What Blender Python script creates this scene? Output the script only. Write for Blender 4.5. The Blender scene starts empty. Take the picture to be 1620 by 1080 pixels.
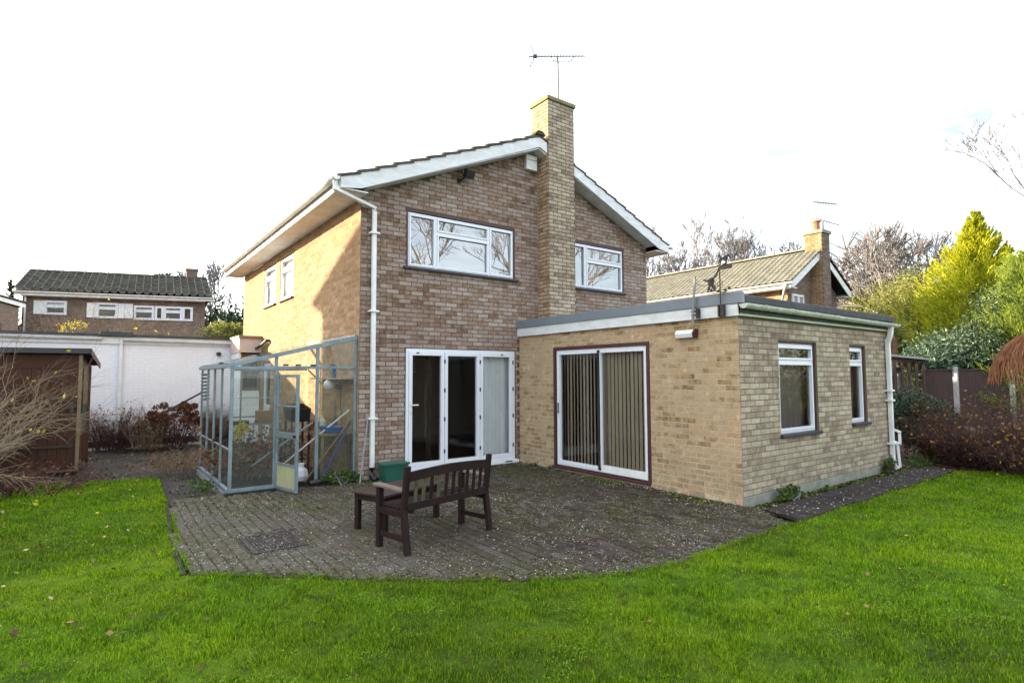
import bpy, math, random
import numpy as np
from mathutils import Vector, Matrix
random.seed(7)
RG = np.random.default_rng(11)
SC = bpy.context.scene
COL = SC.collection
# ------------------------------------------------------------------ camera
CAMP = Vector((-3.358, -8.605, 1.624))
YAW, PITCH, ROLL, FPX = 0.6381, 0.0618, -0.0037, 888.3
cam_d = bpy.data.cameras.new('camera')
cam = bpy.data.objects.new('camera', cam_d)
COL.objects.link(cam)
FW = Vector((math.sin(YAW)*math.cos(PITCH), math.cos(YAW)*math.cos(PITCH), math.sin(PITCH)))
R0 = Vector((math.cos(YAW), -math.sin(YAW), 0))
U0 = R0.cross(FW)
RT = R0*math.cos(ROLL)+U0*math.sin(ROLL)
UP = -R0*math.sin(ROLL)+U0*math.cos(ROLL)
cam.matrix_world = Matrix(((RT.x, UP.x, -FW.x, CAMP.x), (RT.y, UP.y, -FW.y, CAMP.y), (RT.z, UP.z, -FW.z, CAMP.z), (0, 0, 0, 1)))
cam_d.sensor_width = 36
cam_d.lens = FPX/1620*36
cam_d.clip_start = 0.05
cam_d.clip_end = 3000
SC.camera = cam
# ------------------------------------------------------------------ light
SUN_EL, SUN_AZ = math.radians(14), math.radians(38)      # azimuth from +Y towards -X
SD = Vector((-math.sin(SUN_AZ)*math.cos(SUN_EL), math.cos(SUN_AZ)*math.cos(SUN_EL), math.sin(SUN_EL)))
W = bpy.data.worlds.new('World')
SC.world = W
W.use_nodes = True
nt = W.node_tree
nt.nodes.clear()
def wn(t, **k):
    n = nt.nodes.new(t)
    for a, b in k.items(): setattr(n, a, b)
    return n
sky = wn('ShaderNodeTexSky', sky_type='NISHITA', sun_disc=False, sun_elevation=SUN_EL, air_density=1.0, dust_density=2.4, ozone_density=1.0)
sky.sun_rotation = -SUN_AZ
tc = wn('ShaderNodeTexCoord')
mp = wn('ShaderNodeMapping'); mp.inputs['Scale'].default_value = (1.0, 1.6, 5.0); mp.inputs['Rotation'].default_value = (0.1, 0.25, 0.5)
no = wn('ShaderNodeTexNoise'); no.inputs['Scale'].default_value = 1.7; no.inputs['Detail'].default_value = 7; no.inputs['Roughness'].default_value = 0.6; no.inputs['Distortion'].default_value = 0.6
cr = wn('ShaderNodeMapRange'); cr.inputs['From Min'].default_value = 0.3; cr.inputs['From Max'].default_value = 0.72; cr.inputs['To Min'].default_value = 0.07; cr.inputs['To Max'].default_value = 0.85
mx = wn('ShaderNodeMix', data_type='RGBA'); mx.inputs[7].default_value = (9.0, 9.4, 10.0, 1)
bg = wn('ShaderNodeBackground'); bg.inputs['Strength'].default_value = 0.10
ou = wn('ShaderNodeOutputWorld')
L = nt.links.new
L(tc.outputs['Generated'], mp.inputs['Vector']); L(mp.outputs[0], no.inputs['Vector']); L(no.outputs['Fac'], cr.inputs['Value'])
L(cr.outputs[0], mx.inputs['Factor']); L(sky.outputs[0], mx.inputs[6]); L(mx.outputs[2], bg.inputs['Color']); L(bg.outputs[0], ou.inputs['Surface'])
sun_d = bpy.data.lights.new('sun', 'SUN'); sun_d.energy = 5.0; sun_d.angle = math.radians(0.6); sun_d.color = (1.0, 0.80, 0.54)
sun = bpy.data.objects.new('sun', sun_d); COL.objects.link(sun)
sun.rotation_euler = SD.to_track_quat('Z', 'Y').to_euler()
sun.location = (-20, 20, 20)
SC.view_settings.view_transform = 'Standard'
SC.view_settings.look = 'None'
SC.view_settings.exposure = 2.12
SC.view_settings.gamma = 1
SC.view_settings.use_curve_mapping = False
SC.cycles.max_bounces = 8
SC.cycles.transparent_max_bounces = 24
SC.cycles.use_denoising = True

def ray(px, py):
    return FW+RT*((px-810)/FPX)-UP*((py-540)/FPX)
def at(px, py, dep): return CAMP+ray(px, py)*dep
def on(ax, val, px, py):
    d = ray(px, py); return CAMP+d*((val-CAMP[ax])/d[ax])
# ------------------------------------------------------------------ tagging
def tag(o, label=None, cat=None, group=None, kind=None):
    if label: o['label'] = label
    if cat: o['category'] = cat
    if group: o['group'] = group
    if kind: o['kind'] = kind
    return o
def thing(name, loc, label, cat, group=None):
    o = bpy.data.objects.new(name, None); o.empty_display_size = 0.2
    COL.objects.link(o); o.location = loc
    return tag(o, label, cat, group)
def adopt(o, parent):
    """parent o, keeping world-space geometry"""
    if parent is None: return o
    o.parent = parent
    if parent.type == 'EMPTY' and parent.parent is None:
        o.matrix_parent_inverse = Matrix.Translation(-Vector(parent.location))
    return o
# ------------------------------------------------------------------ mesh builder
class MB:
    def __init__(s, M=None):
        s.v = []; s.f = []; s.m = []; s.r = []; s.M = M
    def add(s, vs, fs, m=0, r=None):
        b = len(s.v)
        if s.M is not None: vs = [s.M@Vector(p) for p in vs]
        s.v += [tuple(p) for p in vs]
        if r is None: r = random.random()
        for f in fs:
            s.f.append([b+i for i in f]); s.m.append(m); s.r.append(r)
    def box(s, x0, y0, z0, x1, y1, z1, m=0, r=None):
        if x0 > x1: x0, x1 = x1, x0
        if y0 > y1: y0, y1 = y1, y0
        if z0 > z1: z0, z1 = z1, z0
        s.add([(x0,y0,z0),(x1,y0,z0),(x1,y1,z0),(x0,y1,z0),(x0,y0,z1),(x1,y0,z1),(x1,y1,z1),(x0,y1,z1)],
              [(0,3,2,1),(4,5,6,7),(0,1,5,4),(1,2,6,5),(2,3,7,6),(3,0,4,7)], m, r)
        return s
    def bar(s, p0, p1, w, h, up=(0,0,1), m=0, r=None):
        p0, p1 = Vector(p0), Vector(p1); d = (p1-p0).normalized(); u = Vector(up)
        if abs(d.dot(u)) > .98: u = Vector((1,0,0))
        a = d.cross(u).normalized(); b = a.cross(d).normalized()
        a *= w/2; b *= h/2
        s.add([p0-a-b,p0+a-b,p0+a+b,p0-a+b,p1-a-b,p1+a-b,p1+a+b,p1-a+b],[(0,3,2,1),(4,5,6,7),(0,1,5,4),(1,2,6,5),(2,3,7,6),(3,0,4,7)], m, r)
        return s
    def tube(s, pts, rad, n=8, m=0, r=None, cap=True):
        pts = [Vector(p) for p in pts]
        if not hasattr(rad, '__len__'): rad = [rad]*len(pts)
        vs = []; fs = []
        for i, p in enumerate(pts):
            if i == 0: d = pts[1]-p
            elif i == len(pts)-1: d = p-pts[i-1]
            else: d = (pts[i+1]-p).normalized()+(p-pts[i-1]).normalized()
            d.normalize(); u = Vector((0,0,1)) if abs(d.z) < .9 else Vector((0,1,0))
            a = d.cross(u).normalized(); b = a.cross(d).normalized()
            for k in range(n):
                t = 2*math.pi*(k+.5)/n; vs.append(p+(a*math.cos(t)+b*math.sin(t))*rad[i])
        for i in range(len(pts)-1):
            for k in range(n):
                k2 = (k+1) % n; fs.append((i*n+k, i*n+k2, (i+1)*n+k2, (i+1)*n+k))
        if cap:
            fs.append(tuple(range(n))[::-1]); fs.append(tuple((len(pts)-1)*n+k for k in range(n)))
        s.add(vs, fs, m, r); return s
    def prism(s, poly, d, m=0, r=None):
        """polygon of 3D points swept by vector d"""
        n = len(poly); P = [Vector(p) for p in poly]; d = Vector(d)
        fs = [tuple(range(n))[::-1], tuple(range(n, 2*n))]+[(i, (i+1) % n, n+(i+1) % n, n+i) for i in range(n)]
        s.add(P+[p+d for p in P], fs, m, r); return s
    def lathe(s, c, prof, n=16, m=0, r=None):
        vs = []; fs = []
        for (rr, z) in prof:
            for k in range(n):
                t = 2*math.pi*k/n; vs.append((c[0]+rr*math.cos(t), c[1]+rr*math.sin(t), c[2]+z))
        for i in range(len(prof)-1):
            for k in range(n): fs.append((i*n+k, i*n+(k+1) % n, (i+1)*n+(k+1) % n, (i+1)*n+k))
        s.add(vs, fs, m, r); return s
    def mesh(s, name, mats, smooth=False, bevel=0):
        me = bpy.data.meshes.new(name)
        me.from_pydata(s.v, [], s.f)
        if not isinstance(mats, (list, tuple)): mats = [mats]
        for m in mats: me.materials.append(m)
        if len(mats) > 1: me.polygons.foreach_set('material_index', s.m)
        at_ = me.attributes.new('rnd', 'FLOAT', 'FACE'); at_.data.foreach_set('value', s.r)
        if smooth: me.polygons.foreach_set('use_smooth', [True]*len(s.f))
        me.update(); return me
    def build(s, name, mats, parent=None, smooth=False, bevel=0, kind=None):
        o = bpy.data.objects.new(name, s.mesh(name, mats, smooth)); COL.objects.link(o)
        adopt(o, parent)
        if bevel:
            b = o.modifiers.new('bevel', 'BEVEL'); b.width = bevel; b.segments = 2; b.limit_method = 'ANGLE'
        if kind: o['kind'] = kind
        return o
def np_mesh(name, V, F, nv, mats, rnd=None, parent=None, kind=None, midx=None, smooth=False):
    """V (n,3), F flat loop indices, nv = verts per face (int or array)"""
    me = bpy.data.meshes.new(name)
    V = np.ascontiguousarray(V, dtype=np.float32); F = np.ascontiguousarray(F, dtype=np.int32).ravel()
    if np.isscalar(nv): tot = np.full(len(F)//nv, nv, np.int32)
    else: tot = np.asarray(nv, np.int32)
    st = np.concatenate([[0], np.cumsum(tot)[:-1]]).astype(np.int32)
    me.vertices.add(len(V)); me.vertices.foreach_set('co', V.ravel())
    me.loops.add(len(F)); me.loops.foreach_set('vertex_index', F)
    me.polygons.add(len(tot)); me.polygons.foreach_set('loop_start', st)
    try: me.polygons.foreach_set('loop_total', tot)
    except Exception: pass
    if not isinstance(mats, (list, tuple)): mats = [mats]
    for m in mats: me.materials.append(m)
    if midx is not None: me.polygons.foreach_set('material_index', np.asarray(midx, np.int32))
    if rnd is not None:
        a = me.attributes.new('rnd', 'FLOAT', 'FACE'); a.data.foreach_set('value', np.asarray(rnd, np.float32))
    me.polygons.foreach_set('use_smooth', np.full(len(tot), bool(smooth)))
    me.update(calc_edges=True)
    o = bpy.data.objects.new(name, me); COL.objects.link(o); adopt(o, parent)
    if kind: o['kind'] = kind
    return o
# ------------------------------------------------------------------ materials
def newmat(name):
    m = bpy.data.materials.new(name); m.use_nodes = True
    t = m.node_tree; t.nodes.clear()
    o = t.nodes.new('ShaderNodeOutputMaterial')
    b = t.nodes.new('ShaderNodeBsdfPrincipled')
    t.links.new(b.outputs[0], o.inputs[0])
    return m, t, b, o
def ramp(t, stops, interp='LINEAR'):
    r = t.nodes.new('ShaderNodeValToRGB'); r.color_ramp.interpolation = interp
    e = r.color_ramp.elements
    while len(e) > len(stops): e.remove(e[-1])
    while len(e) < len(stops): e.new(0.5)
    for x, (p, c) in zip(e, stops):
        x.position = p; x.color = (c[0], c[1], c[2], 1)
    return r
def noise(t, scale, detail=4, rough=.55, vec=None, dist=0):
    n = t.nodes.new('ShaderNodeTexNoise'); n.inputs['Scale'].default_value = scale; n.inputs['Detail'].default_value = detail
    n.inputs['Roughness'].default_value = rough; n.inputs['Distortion'].default_value = dist
    if vec: t.links.new(vec, n.inputs['Vector'])
    return n
def worldpos(t, scale=None):
    g = t.nodes.new('ShaderNodeNewGeometry'); v = g.outputs['Position']
    if scale:
        m = t.nodes.new('ShaderNodeMapping'); m.inputs['Scale'].default_value = scale
        t.links.new(v, m.inputs['Vector']); v = m.outputs[0]
    return v
def rnd_value(t):
    """per-face attribute of joined pieces, or per-object property of single pieces"""
    a = t.nodes.new('ShaderNodeAttribute'); a.attribute_name = 'rnd'
    b = t.nodes.new('ShaderNodeAttribute'); b.attribute_type = 'OBJECT'; b.attribute_name = 'shade'
    m = t.nodes.new('ShaderNodeMath'); m.operation = 'ADD'
    t.links.new(a.outputs['Fac'], m.inputs[0]); t.links.new(b.outputs['Fac'], m.inputs[1])
    return m.outputs[0]
def mixc(t, f, a, b, mode='MIX'):
    m = t.nodes.new('ShaderNodeMix'); m.data_type = 'RGBA'; m.blend_type = mode
    for i, x in ((0, f), (6, a), (7, b)):
        if isinstance(x, (int, float)): m.inputs[i].default_value = x
        elif isinstance(x, tuple): m.inputs[i].default_value = (x[0], x[1], x[2], 1)
        else: t.links.new(x, m.inputs[i])
    return m.outputs[2]
def bump(t, b, h, strength=.4, dist=.01):
    n = t.nodes.new('ShaderNodeBump'); n.inputs['Strength'].default_value = strength; n.inputs['Distance'].default_value = dist
    t.links.new(h, n.inputs['Height']); t.links.new(n.outputs[0], b.inputs['Normal'])
def mrange(t, v, a, b, c=0, d=1):
    m = t.nodes.new('ShaderNodeMapRange'); t.links.new(v, m.inputs['Value'])
    for k, x in zip(('From Min', 'From Max', 'To Min', 'To Max'), (a, b, c, d)): m.inputs[k].default_value = x
    return m.outputs[0]
def plain(name, col, rough=.6, metal=0, var=.12, nscale=6, bmp=0, col2=None, spec=None, stretch=None):
    m, t, b, o = newmat(name)
    v = worldpos(t, stretch)
    n = noise(t, nscale, 5, .6, v)
    c2 = col2 or tuple(x*(1-var*2.2) for x in col)
    f = mrange(t, n.outputs['Fac'], .3, .7)
    t.links.new(mixc(t, f, c2, col), b.inputs['Base Color'])
    b.inputs['Roughness'].default_value = rough; b.inputs['Metallic'].default_value = metal
    if spec is not None: b.inputs['Specular IOR Level'].default_value = spec
    if bmp: bump(t, b, noise(t, nscale*6, 4, .6, v).outputs['Fac'], bmp, .004)
    return m
def leafmat(name, stops, rough=.6, trans=.25, nscale=1.5):
    m, t, b, o = newmat(name)
    r = ramp(t, stops); v = rnd_value(t)
    t.links.new(v, r.inputs[0])
    n = noise(t, nscale, 3, .5, worldpos(t))
    c = mixc(t, mrange(t, n.outputs['Fac'], .35, .65, 0, .35), r.outputs[0], (stops[0][1]))
    t.links.new(c, b.inputs['Base Color']); b.inputs['Roughness'].default_value = rough
    b.inputs['Specular IOR Level'].default_value = .25
    if trans:
        tr = t.nodes.new('ShaderNodeBsdfTranslucent'); t.links.new(c, tr.inputs['Color'])
        ms = t.nodes.new('ShaderNodeMixShader'); ms.inputs[0].default_value = trans
        t.links.new(b.outputs[0], ms.inputs[1]); t.links.new(tr.outputs[0], ms.inputs[2]); t.links.new(ms.outputs[0], o.inputs[0])
    return m
def brickmat(name, stops, grain=.35, stain=(.10, .085, .06), stain_lo=.62, low=None, wob=1.3):
    m, t, b, o = newmat(name)
    v = rnd_value(t); r = ramp(t, stops)
    P = worldpos(t)
    nb = noise(t, 7.5, 4, .7, P); na = t.nodes.new('ShaderNodeMath'); na.operation = 'MULTIPLY_ADD'; na.inputs[1].default_value = wob; t.links.new(nb.outputs['Fac'], na.inputs[0])
    ns = t.nodes.new('ShaderNodeMath'); ns.operation = 'MULTIPLY'; ns.inputs[1].default_value = .72; t.links.new(v, ns.inputs[0])
    nz = t.nodes.new('ShaderNodeMath'); nz.operation = 'ADD'; nz.inputs[1].default_value = .14-wob*.5; t.links.new(ns.outputs[0], nz.inputs[0])
    t.links.new(nz.outputs[0], na.inputs[2]); t.links.new(na.outputs[0], r.inputs[0])
    n1 = noise(t, 38, 4, .65, P); n2 = noise(t, 1.3, 4, .6, P); n3 = noise(t, 9, 3, .6, P)
    c = mixc(t, mrange(t, n1.outputs['Fac'], .3, .7, 0, grain), r.outputs[0], tuple(x*.45 for x in stops[0][1]))
    c = mixc(t, mrange(t, n3.outputs['Fac'], .55, .75, 0, .35), c, tuple(min(1, x*1.35) for x in stops[-1][1]))
    c = mixc(t, mrange(t, n2.outputs['Fac'], stain_lo, stain_lo+.2, 0, .45), c, stain)
    if low:
        s = t.nodes.new('ShaderNodeSeparateXYZ'); t.links.new(P, s.inputs[0])
        z = mrange(t, s.outputs[2], 0.0, .75, 1, 0)
        mm = t.nodes.new('ShaderNodeMath'); mm.operation = 'MULTIPLY'; t.links.new(z, mm.inputs[0])
        t.links.new(mrange(t, noise(t, 6, 5, .7, P).outputs['Fac'], .42, .62), mm.inputs[1])
        m2 = t.nodes.new('ShaderNodeMath'); m2.operation = 'MULTIPLY'; t.links.new(mm.outputs[0], m2.inputs[0]); m2.inputs[1].default_value = .65
        c = mixc(t, m2.outputs[0], c, low)
    t.links.new(c, b.inputs['Base Color']); b.inputs['Roughness'].default_value = .92; b.inputs['Specular IOR Level'].default_value = .2
    bump(t, b, n1.outputs['Fac'], .5, .004)
    return m
def glassmat(name, ior=1.9, tint=(.86, .9, .88), rough=0.0, dirt_sheen=0, dirt_sheen_col=(.4, .42, .36)):
    m, t, b, o = newmat(name)
    t.nodes.remove(b)
    f = t.nodes.new('ShaderNodeFresnel'); f.inputs['IOR'].default_value = ior
    g = t.nodes.new('ShaderNodeBsdfGlossy'); g.inputs['Roughness'].default_value = rough
    tr = t.nodes.new('ShaderNodeBsdfTransparent'); tr.inputs['Color'].default_value = (*tint, 1)
    base = tr.outputs[0]
    if dirt_sheen:
        d = t.nodes.new('ShaderNodeBsdfDiffuse'); d.inputs['Color'].default_value = (*dirt_sheen_col, 1)
        ms = t.nodes.new('ShaderNodeMixShader'); n = noise(t, 3, 6, .7, worldpos(t))
        t.links.new(mrange(t, n.outputs['Fac'], .3, .75, dirt_sheen*.35, dirt_sheen*1.6), ms.inputs[0])
        t.links.new(tr.outputs[0], ms.inputs[1]); t.links.new(d.outputs[0], ms.inputs[2]); base = ms.outputs[0]
    ms = t.nodes.new('ShaderNodeMixShader')
    t.links.new(f.outputs[0], ms.inputs[0]); t.links.new(base, ms.inputs[1]); t.links.new(g.outputs[0], ms.inputs[2])
    t.links.new(ms.outputs[0], o.inputs[0])
    return m
M = {}
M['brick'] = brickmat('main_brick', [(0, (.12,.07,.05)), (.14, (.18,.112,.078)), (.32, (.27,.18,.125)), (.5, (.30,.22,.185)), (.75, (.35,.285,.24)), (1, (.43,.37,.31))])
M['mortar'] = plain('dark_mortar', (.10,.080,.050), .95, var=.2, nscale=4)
M['sidemortar'] = plain('sunlit_tint_mortar', (.30,.21,.12), .95, var=.1)  # joints paler on the sunlit side walls: sunlight put into the mortar colour
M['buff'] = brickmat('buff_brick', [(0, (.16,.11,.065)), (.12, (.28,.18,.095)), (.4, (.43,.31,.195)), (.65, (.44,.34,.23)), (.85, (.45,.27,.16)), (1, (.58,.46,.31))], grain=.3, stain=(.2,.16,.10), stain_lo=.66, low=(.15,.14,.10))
M['greybuff'] = brickmat('grey_buff_brick', [(0, (.17,.13,.10)), (.25, (.29,.225,.165)), (.6, (.41,.34,.24)), (1, (.52,.45,.34))], grain=.3, stain=(.17,.14,.10), stain_lo=.62, low=(.14,.15,.09))  # same brick as buff, greyed: skylight on the extension front put into the colour
M['shademortar'] = plain('shaded_joint_mortar', (.16,.135,.095), .95, var=.15, nscale=3)  # darkened front joints: their shadow is put into the mortar colour
M['sidebrick'] = brickmat('sunlit_tint_brick', [(0, (.22,.13,.065)), (.5, (.32,.205,.11)), (1, (.41,.29,.18))], grain=.25)  # main brick lightened and warmed: sunlight on side walls put into the colour
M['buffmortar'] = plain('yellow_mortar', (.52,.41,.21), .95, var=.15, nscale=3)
M['farbrick'] = brickmat('grey_brown_brick', [(0, (.12,.085,.065)), (.5, (.19,.14,.11)), (1, (.27,.21,.17))])
M['tanbrick'] = brickmat('tan_brick', [(0, (.27,.19,.12)), (.5, (.36,.26,.16)), (1, (.42,.31,.2))])
M['whitebrick'] = brickmat('white_painted_brick', [(0, (.75,.75,.77)), (.5, (.775,.775,.79)), (1, (.79,.79,.80))], grain=.03, stain=(.62,.6,.58), stain_lo=.6, low=(.40,.38,.34))
M['whitemortar'] = plain('white_painted_joint', (.76,.76,.775), .9, var=.06)
def tilemat(name, a, b_, moss, mo=.5):
    m, t, b, o = newmat(name)
    v = rnd_value(t); r = ramp(t, [(0, a), (1, b_)]); t.links.new(v, r.inputs[0]); P = worldpos(t)
    n = noise(t, 5, 6, .7, P); n2 = noise(t, 45, 3, .6, P)
    c = mixc(t, mrange(t, n.outputs['Fac'], .45, .68, 0, mo), r.outputs[0], moss)
    c = mixc(t, mrange(t, n2.outputs['Fac'], .62, .7, 0, .8), c, (.34,.34,.30))
    t.links.new(c, b.inputs['Base Color']); b.inputs['Roughness'].default_value = .95; b.inputs['Specular IOR Level'].default_value = .15
    bump(t, b, n2.outputs['Fac'], .7, .008); return m
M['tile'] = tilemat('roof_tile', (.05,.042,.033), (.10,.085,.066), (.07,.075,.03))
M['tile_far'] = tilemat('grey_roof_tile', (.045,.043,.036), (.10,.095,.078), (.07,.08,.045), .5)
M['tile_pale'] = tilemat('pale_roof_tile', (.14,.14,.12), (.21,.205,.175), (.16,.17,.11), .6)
M['white'] = plain('white_paint', (.76,.76,.76), .5, col2=(.60,.61,.57), nscale=5)
M['upvc'] = plain('white_upvc', (.68,.71,.75), .3, var=.02, nscale=2)
M['board'] = plain('painted_fascia', (.72,.73,.74), .55, col2=(.52,.54,.52), nscale=3.5, stretch=(1,1,3))
M['mossywhite'] = plain('mossy_white_gutter', (.62,.64,.60), .5, col2=(.34,.40,.27), nscale=9)
M['mossfascia'] = plain('green_stained_fascia', (.50,.56,.40), .6, col2=(.36,.44,.26), nscale=3, stretch=(.5,1,4))
M['trim'] = plain('grey_roof_trim', (.17,.20,.23), .45, var=.08, nscale=3)
M['felt'] = plain('roof_felt', (.07,.075,.08), .9, var=.2, nscale=8, bmp=.4)
M['maroon'] = plain('maroon_timber', (.075,.022,.022), .5, var=.15, nscale=8)
M['sill'] = plain('dark_sill', (.035,.033,.038), .5, var=.15)
M['black'] = plain('black_plastic', (.015,.015,.016), .4, var=.1)
M['alu'] = plain('weathered_aluminium', (.21,.275,.30), .5, .3, col2=(.13,.17,.18), nscale=7)
M['alud'] = plain('dull_steel', (.20,.19,.18), .5, .4, var=.2)
M['glass'] = glassmat('window_glass', 1.5, (.92,.94,.93))
M['sideglass'] = glassmat('side_window_glass', 1.15, (.95,.96,.96))
M['mirrorglass'] = glassmat('upper_window_glass', 3.6, (.72,.78,.80))
M['farglass'] = glassmat('far_window_glass', 1.9, (.6,.65,.66))
M['ghglass'] = glassmat('greenhouse_glass', 1.5, (.90,.94,.92), 0, .07, (.42,.47,.42))
M['ghpane'] = glassmat('sky_sheen_glass', 1.6, (.85,.9,.9), .05, .38, (.55,.63,.66))  # pale blue film stands in for sky reflected in the side panes
M['curtain'] = plain('white_net_curtain', (.84,.86,.88), .9, var=.05)
M['blind'] = plain('beige_blind', (.40,.33,.235), .9, var=.08, nscale=3)
M['dimwall'] = plain('interior_paint', (.30,.27,.23), .9, var=.05)
M['ceil'] = plain('interior_ceiling', (.6,.6,.58), .9, var=.03)
M['floorwood'] = plain('interior_floor', (.10,.055,.035), .45, var=.2, nscale=3, stretch=(1,8,1))
M['concrete'] = plain('path_concrete', (.060,.050,.047), .95, spec=.1, col2=(.028,.024,.020), nscale=4, bmp=.5)
M['plinth'] = plain('concrete_plinth', (.26,.26,.22), .95, col2=(.15,.16,.12), nscale=7, bmp=.5)
M['soil'] = plain('soil', (.060,.045,.034), .98, col2=(.028,.022,.017), nscale=5, bmp=1)
M['benchwood'] = plain('dark_stained_wood', (.022,.010,.008), .7, spec=.18, col2=(.010,.005,.0045), nscale=14, bmp=.4, stretch=(1,1,.4))
M['benchalgae'] = plain('algae_stained_wood', (.085,.085,.03), .7, col2=(.03,.02,.012), nscale=12, bmp=.4)
M['armwood'] = plain('weathered_bare_wood', (.15,.11,.09), .7, col2=(.12,.08,.07), nscale=14)
M['tabletop'] = plain('weathered_table_wood', (.05,.030,.026), .6, spec=.25, col2=(.035,.02,.018), nscale=10, bmp=.4)
M['shed'] = plain('shed_boards', (.075,.034,.022), .9, spec=.1, col2=(.05,.028,.020), nscale=5, bmp=.5, stretch=(6,6,.5))
M['shedlight'] = plain('shed_bare_post', (.24,.17,.09), .8, col2=(.12,.10,.05), nscale=9)
M['shedgreen'] = plain('green_panel', (.02,.06,.035), .7)
M['fence'] = plain('fence_boards', (.065,.036,.030), .85, col2=(.04,.025,.022), nscale=7, bmp=.3, stretch=(4,4,.5))
M['post'] = plain('concrete_post', (.42,.42,.40), .9, var=.12)
M['green'] = plain('green_plastic', (.02,.10,.07), .35, var=.08)
M['blue'] = plain('blue_plastic', (.03,.11,.30), .4, var=.1)
M['bluepole'] = plain('blue_pole', (.04,.07,.28), .4)
M['iron'] = plain('rusty_iron', (.07,.055,.05), .7, .3, col2=(.03,.025,.024), nscale=20)
M['greypipe'] = plain('grey_pipe', (.25,.26,.25), .5, .2, var=.2, nscale=15)
M['tanwood'] = plain('pole_wood', (.25,.15,.08), .6)
M['globe'] = plain('opal_glass', (.6,.6,.52), .25)
M['pot'] = plain('terracotta', (.40,.14,.07), .85, var=.15)
M['pink'] = plain('pinkish_render', (.62,.50,.44), .8, var=.06)
M['bark'] = plain('bark', (.11,.085,.07), .95, col2=(.06,.045,.038), nscale=12, bmp=.5)
M['twig'] = plain('grey_twig', (.19,.185,.19), .9, var=.2)
M['twigtan'] = plain('tan_twig', (.27,.20,.125), .9, var=.2)
M['twigor'] = plain('orange_twig', (.42,.19,.09), .9, var=.25)
M['twigred'] = plain('dark_red_twig', (.085,.042,.035), .9, var=.25)
M['barkor'] = plain('orange_bark', (.28,.15,.09), .95, var=.2)
M['conifer'] = leafmat('golden_conifer', [(0, (.08,.15,.008)), (.35, (.26,.32,.012)), (.8, (.46,.46,.02)), (1, (.56,.53,.04))], trans=.4)
M['conifer2'] = leafmat('lime_conifer', [(0, (.07,.13,.02)), (.5, (.20,.28,.04)), (1, (.40,.46,.08))], trans=.4)
M['darkleaf'] = leafmat('dark_evergreen', [(0, (.012,.03,.012)), (.6, (.035,.07,.03)), (1, (.07,.11,.06))], rough=.4, trans=.12)
M['rhodo'] = leafmat('grey_green_leaf', [(0, (.03,.06,.035)), (.6, (.08,.13,.08)), (1, (.18,.24,.17))], rough=.35, trans=.15)
M['olive'] = leafmat('olive_leaf', [(0, (.07,.10,.02)), (.5, (.19,.21,.045)), (1, (.42,.37,.12))], trans=.4)
M['midleaf'] = leafmat('mid_green_leaf', [(0, (.03,.06,.012)), (.6, (.08,.13,.03)), (1, (.15,.2,.05))], trans=.25)
M['brownleaf'] = leafmat('brown_leaf', [(0, (.05,.018,.010)), (.6, (.14,.05,.025)), (1, (.27,.12,.06))], trans=.1)
M['orangeleaf'] = leafmat('orange_leaf', [(0, (.16,.06,.015)), (.6, (.32,.14,.03)), (1, (.45,.28,.05))], trans=.25)
M['yellowleaf'] = leafmat('yellow_leaf', [(0, (.35,.26,.02)), (.6, (.5,.45,.03)), (1, (.6,.6,.1))], trans=.3)
M['strap'] = leafmat('strap_leaf', [(0, (.05,.045,.015)), (.6, (.12,.09,.03)), (1, (.3,.2,.1))], trans=.15)
M['litter'] = leafmat('litter', [(0, (.03,.018,.010)), (.35, (.07,.045,.025)), (.62, (.20,.175,.13)), (.85, (.36,.34,.29)), (1, (.60,.59,.55))], trans=0)
M['moss'] = leafmat('moss', [(0, (.02,.028,.003)), (.6, (.07,.09,.006)), (1, (.15,.19,.015))], trans=0)
M['lawnmoss'] = leafmat('lawn_moss', [(0, (.07,.16,.004)), (.5, (.17,.31,.006)), (1, (.28,.40,.02))], trans=.25)
M['lawnleaf'] = leafmat('fallen_leaf', [(0, (.06,.025,.015)), (.5, (.18,.09,.04)), (.8, (.4,.28,.08)), (1, (.55,.52,.3))], trans=.1)
def lawnmat(name, blade):
    m, t, b, o = newmat(name); P = worldpos(t)
    n = noise(t, .9, 5, .65, P, .6); n2 = noise(t, 2.6, 5, .7, P, .4); n3 = noise(t, 9, 4, .75, P); n4 = noise(t, 5.2, 3, .6, P); n5 = noise(t, .35, 3, .5, P)
    c = mixc(t, mrange(t, n2.outputs['Fac'], .36, .62), (.048,.165,.003), (.16,.40,.005))
    c = mixc(t, mrange(t, n.outputs['Fac'], .48, .62, 0, .8), c, (.30,.50,.006))
    c = mixc(t, mrange(t, n3.outputs['Fac'], .54, .70, 0, .75), c, (.38,.52,.014))
    c = mixc(t, mrange(t, n3.outputs['Fac'], .46, .34, 0, .75), c, (.022,.060,.003))
    c = mixc(t, mrange(t, n4.outputs['Fac'], .62, .74, 0, .8), c, (.14,.10,.03))
    c = mixc(t, mrange(t, n5.outputs['Fac'], .50, .38, 0, .5), c, (.03,.085,.004))
    if blade:
        v = rnd_value(t)
        c = mixc(t, v, mixc(t, .75, c, (.006,.020,.001)), mixc(t, .4, c, (.40,.54,.03)))
        tr = t.nodes.new('ShaderNodeBsdfTranslucent'); t.links.new(c, tr.inputs['Color'])
        ms = t.nodes.new('ShaderNodeMixShader'); ms.inputs[0].default_value = .35
        t.links.new(b.outputs[0], ms.inputs[1]); t.links.new(tr.outputs[0], ms.inputs[2]); t.links.new(ms.outputs[0], o.inputs[0])
    else:
        c = mixc(t, .72, c, (.030,.024,.008))
        bump(t, b, n3.outputs['Fac'], .8, .02)
    t.links.new(c, b.inputs['Base Color']); b.inputs['Roughness'].default_value = .9; b.inputs['Specular IOR Level'].default_value = .06
    return m
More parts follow.
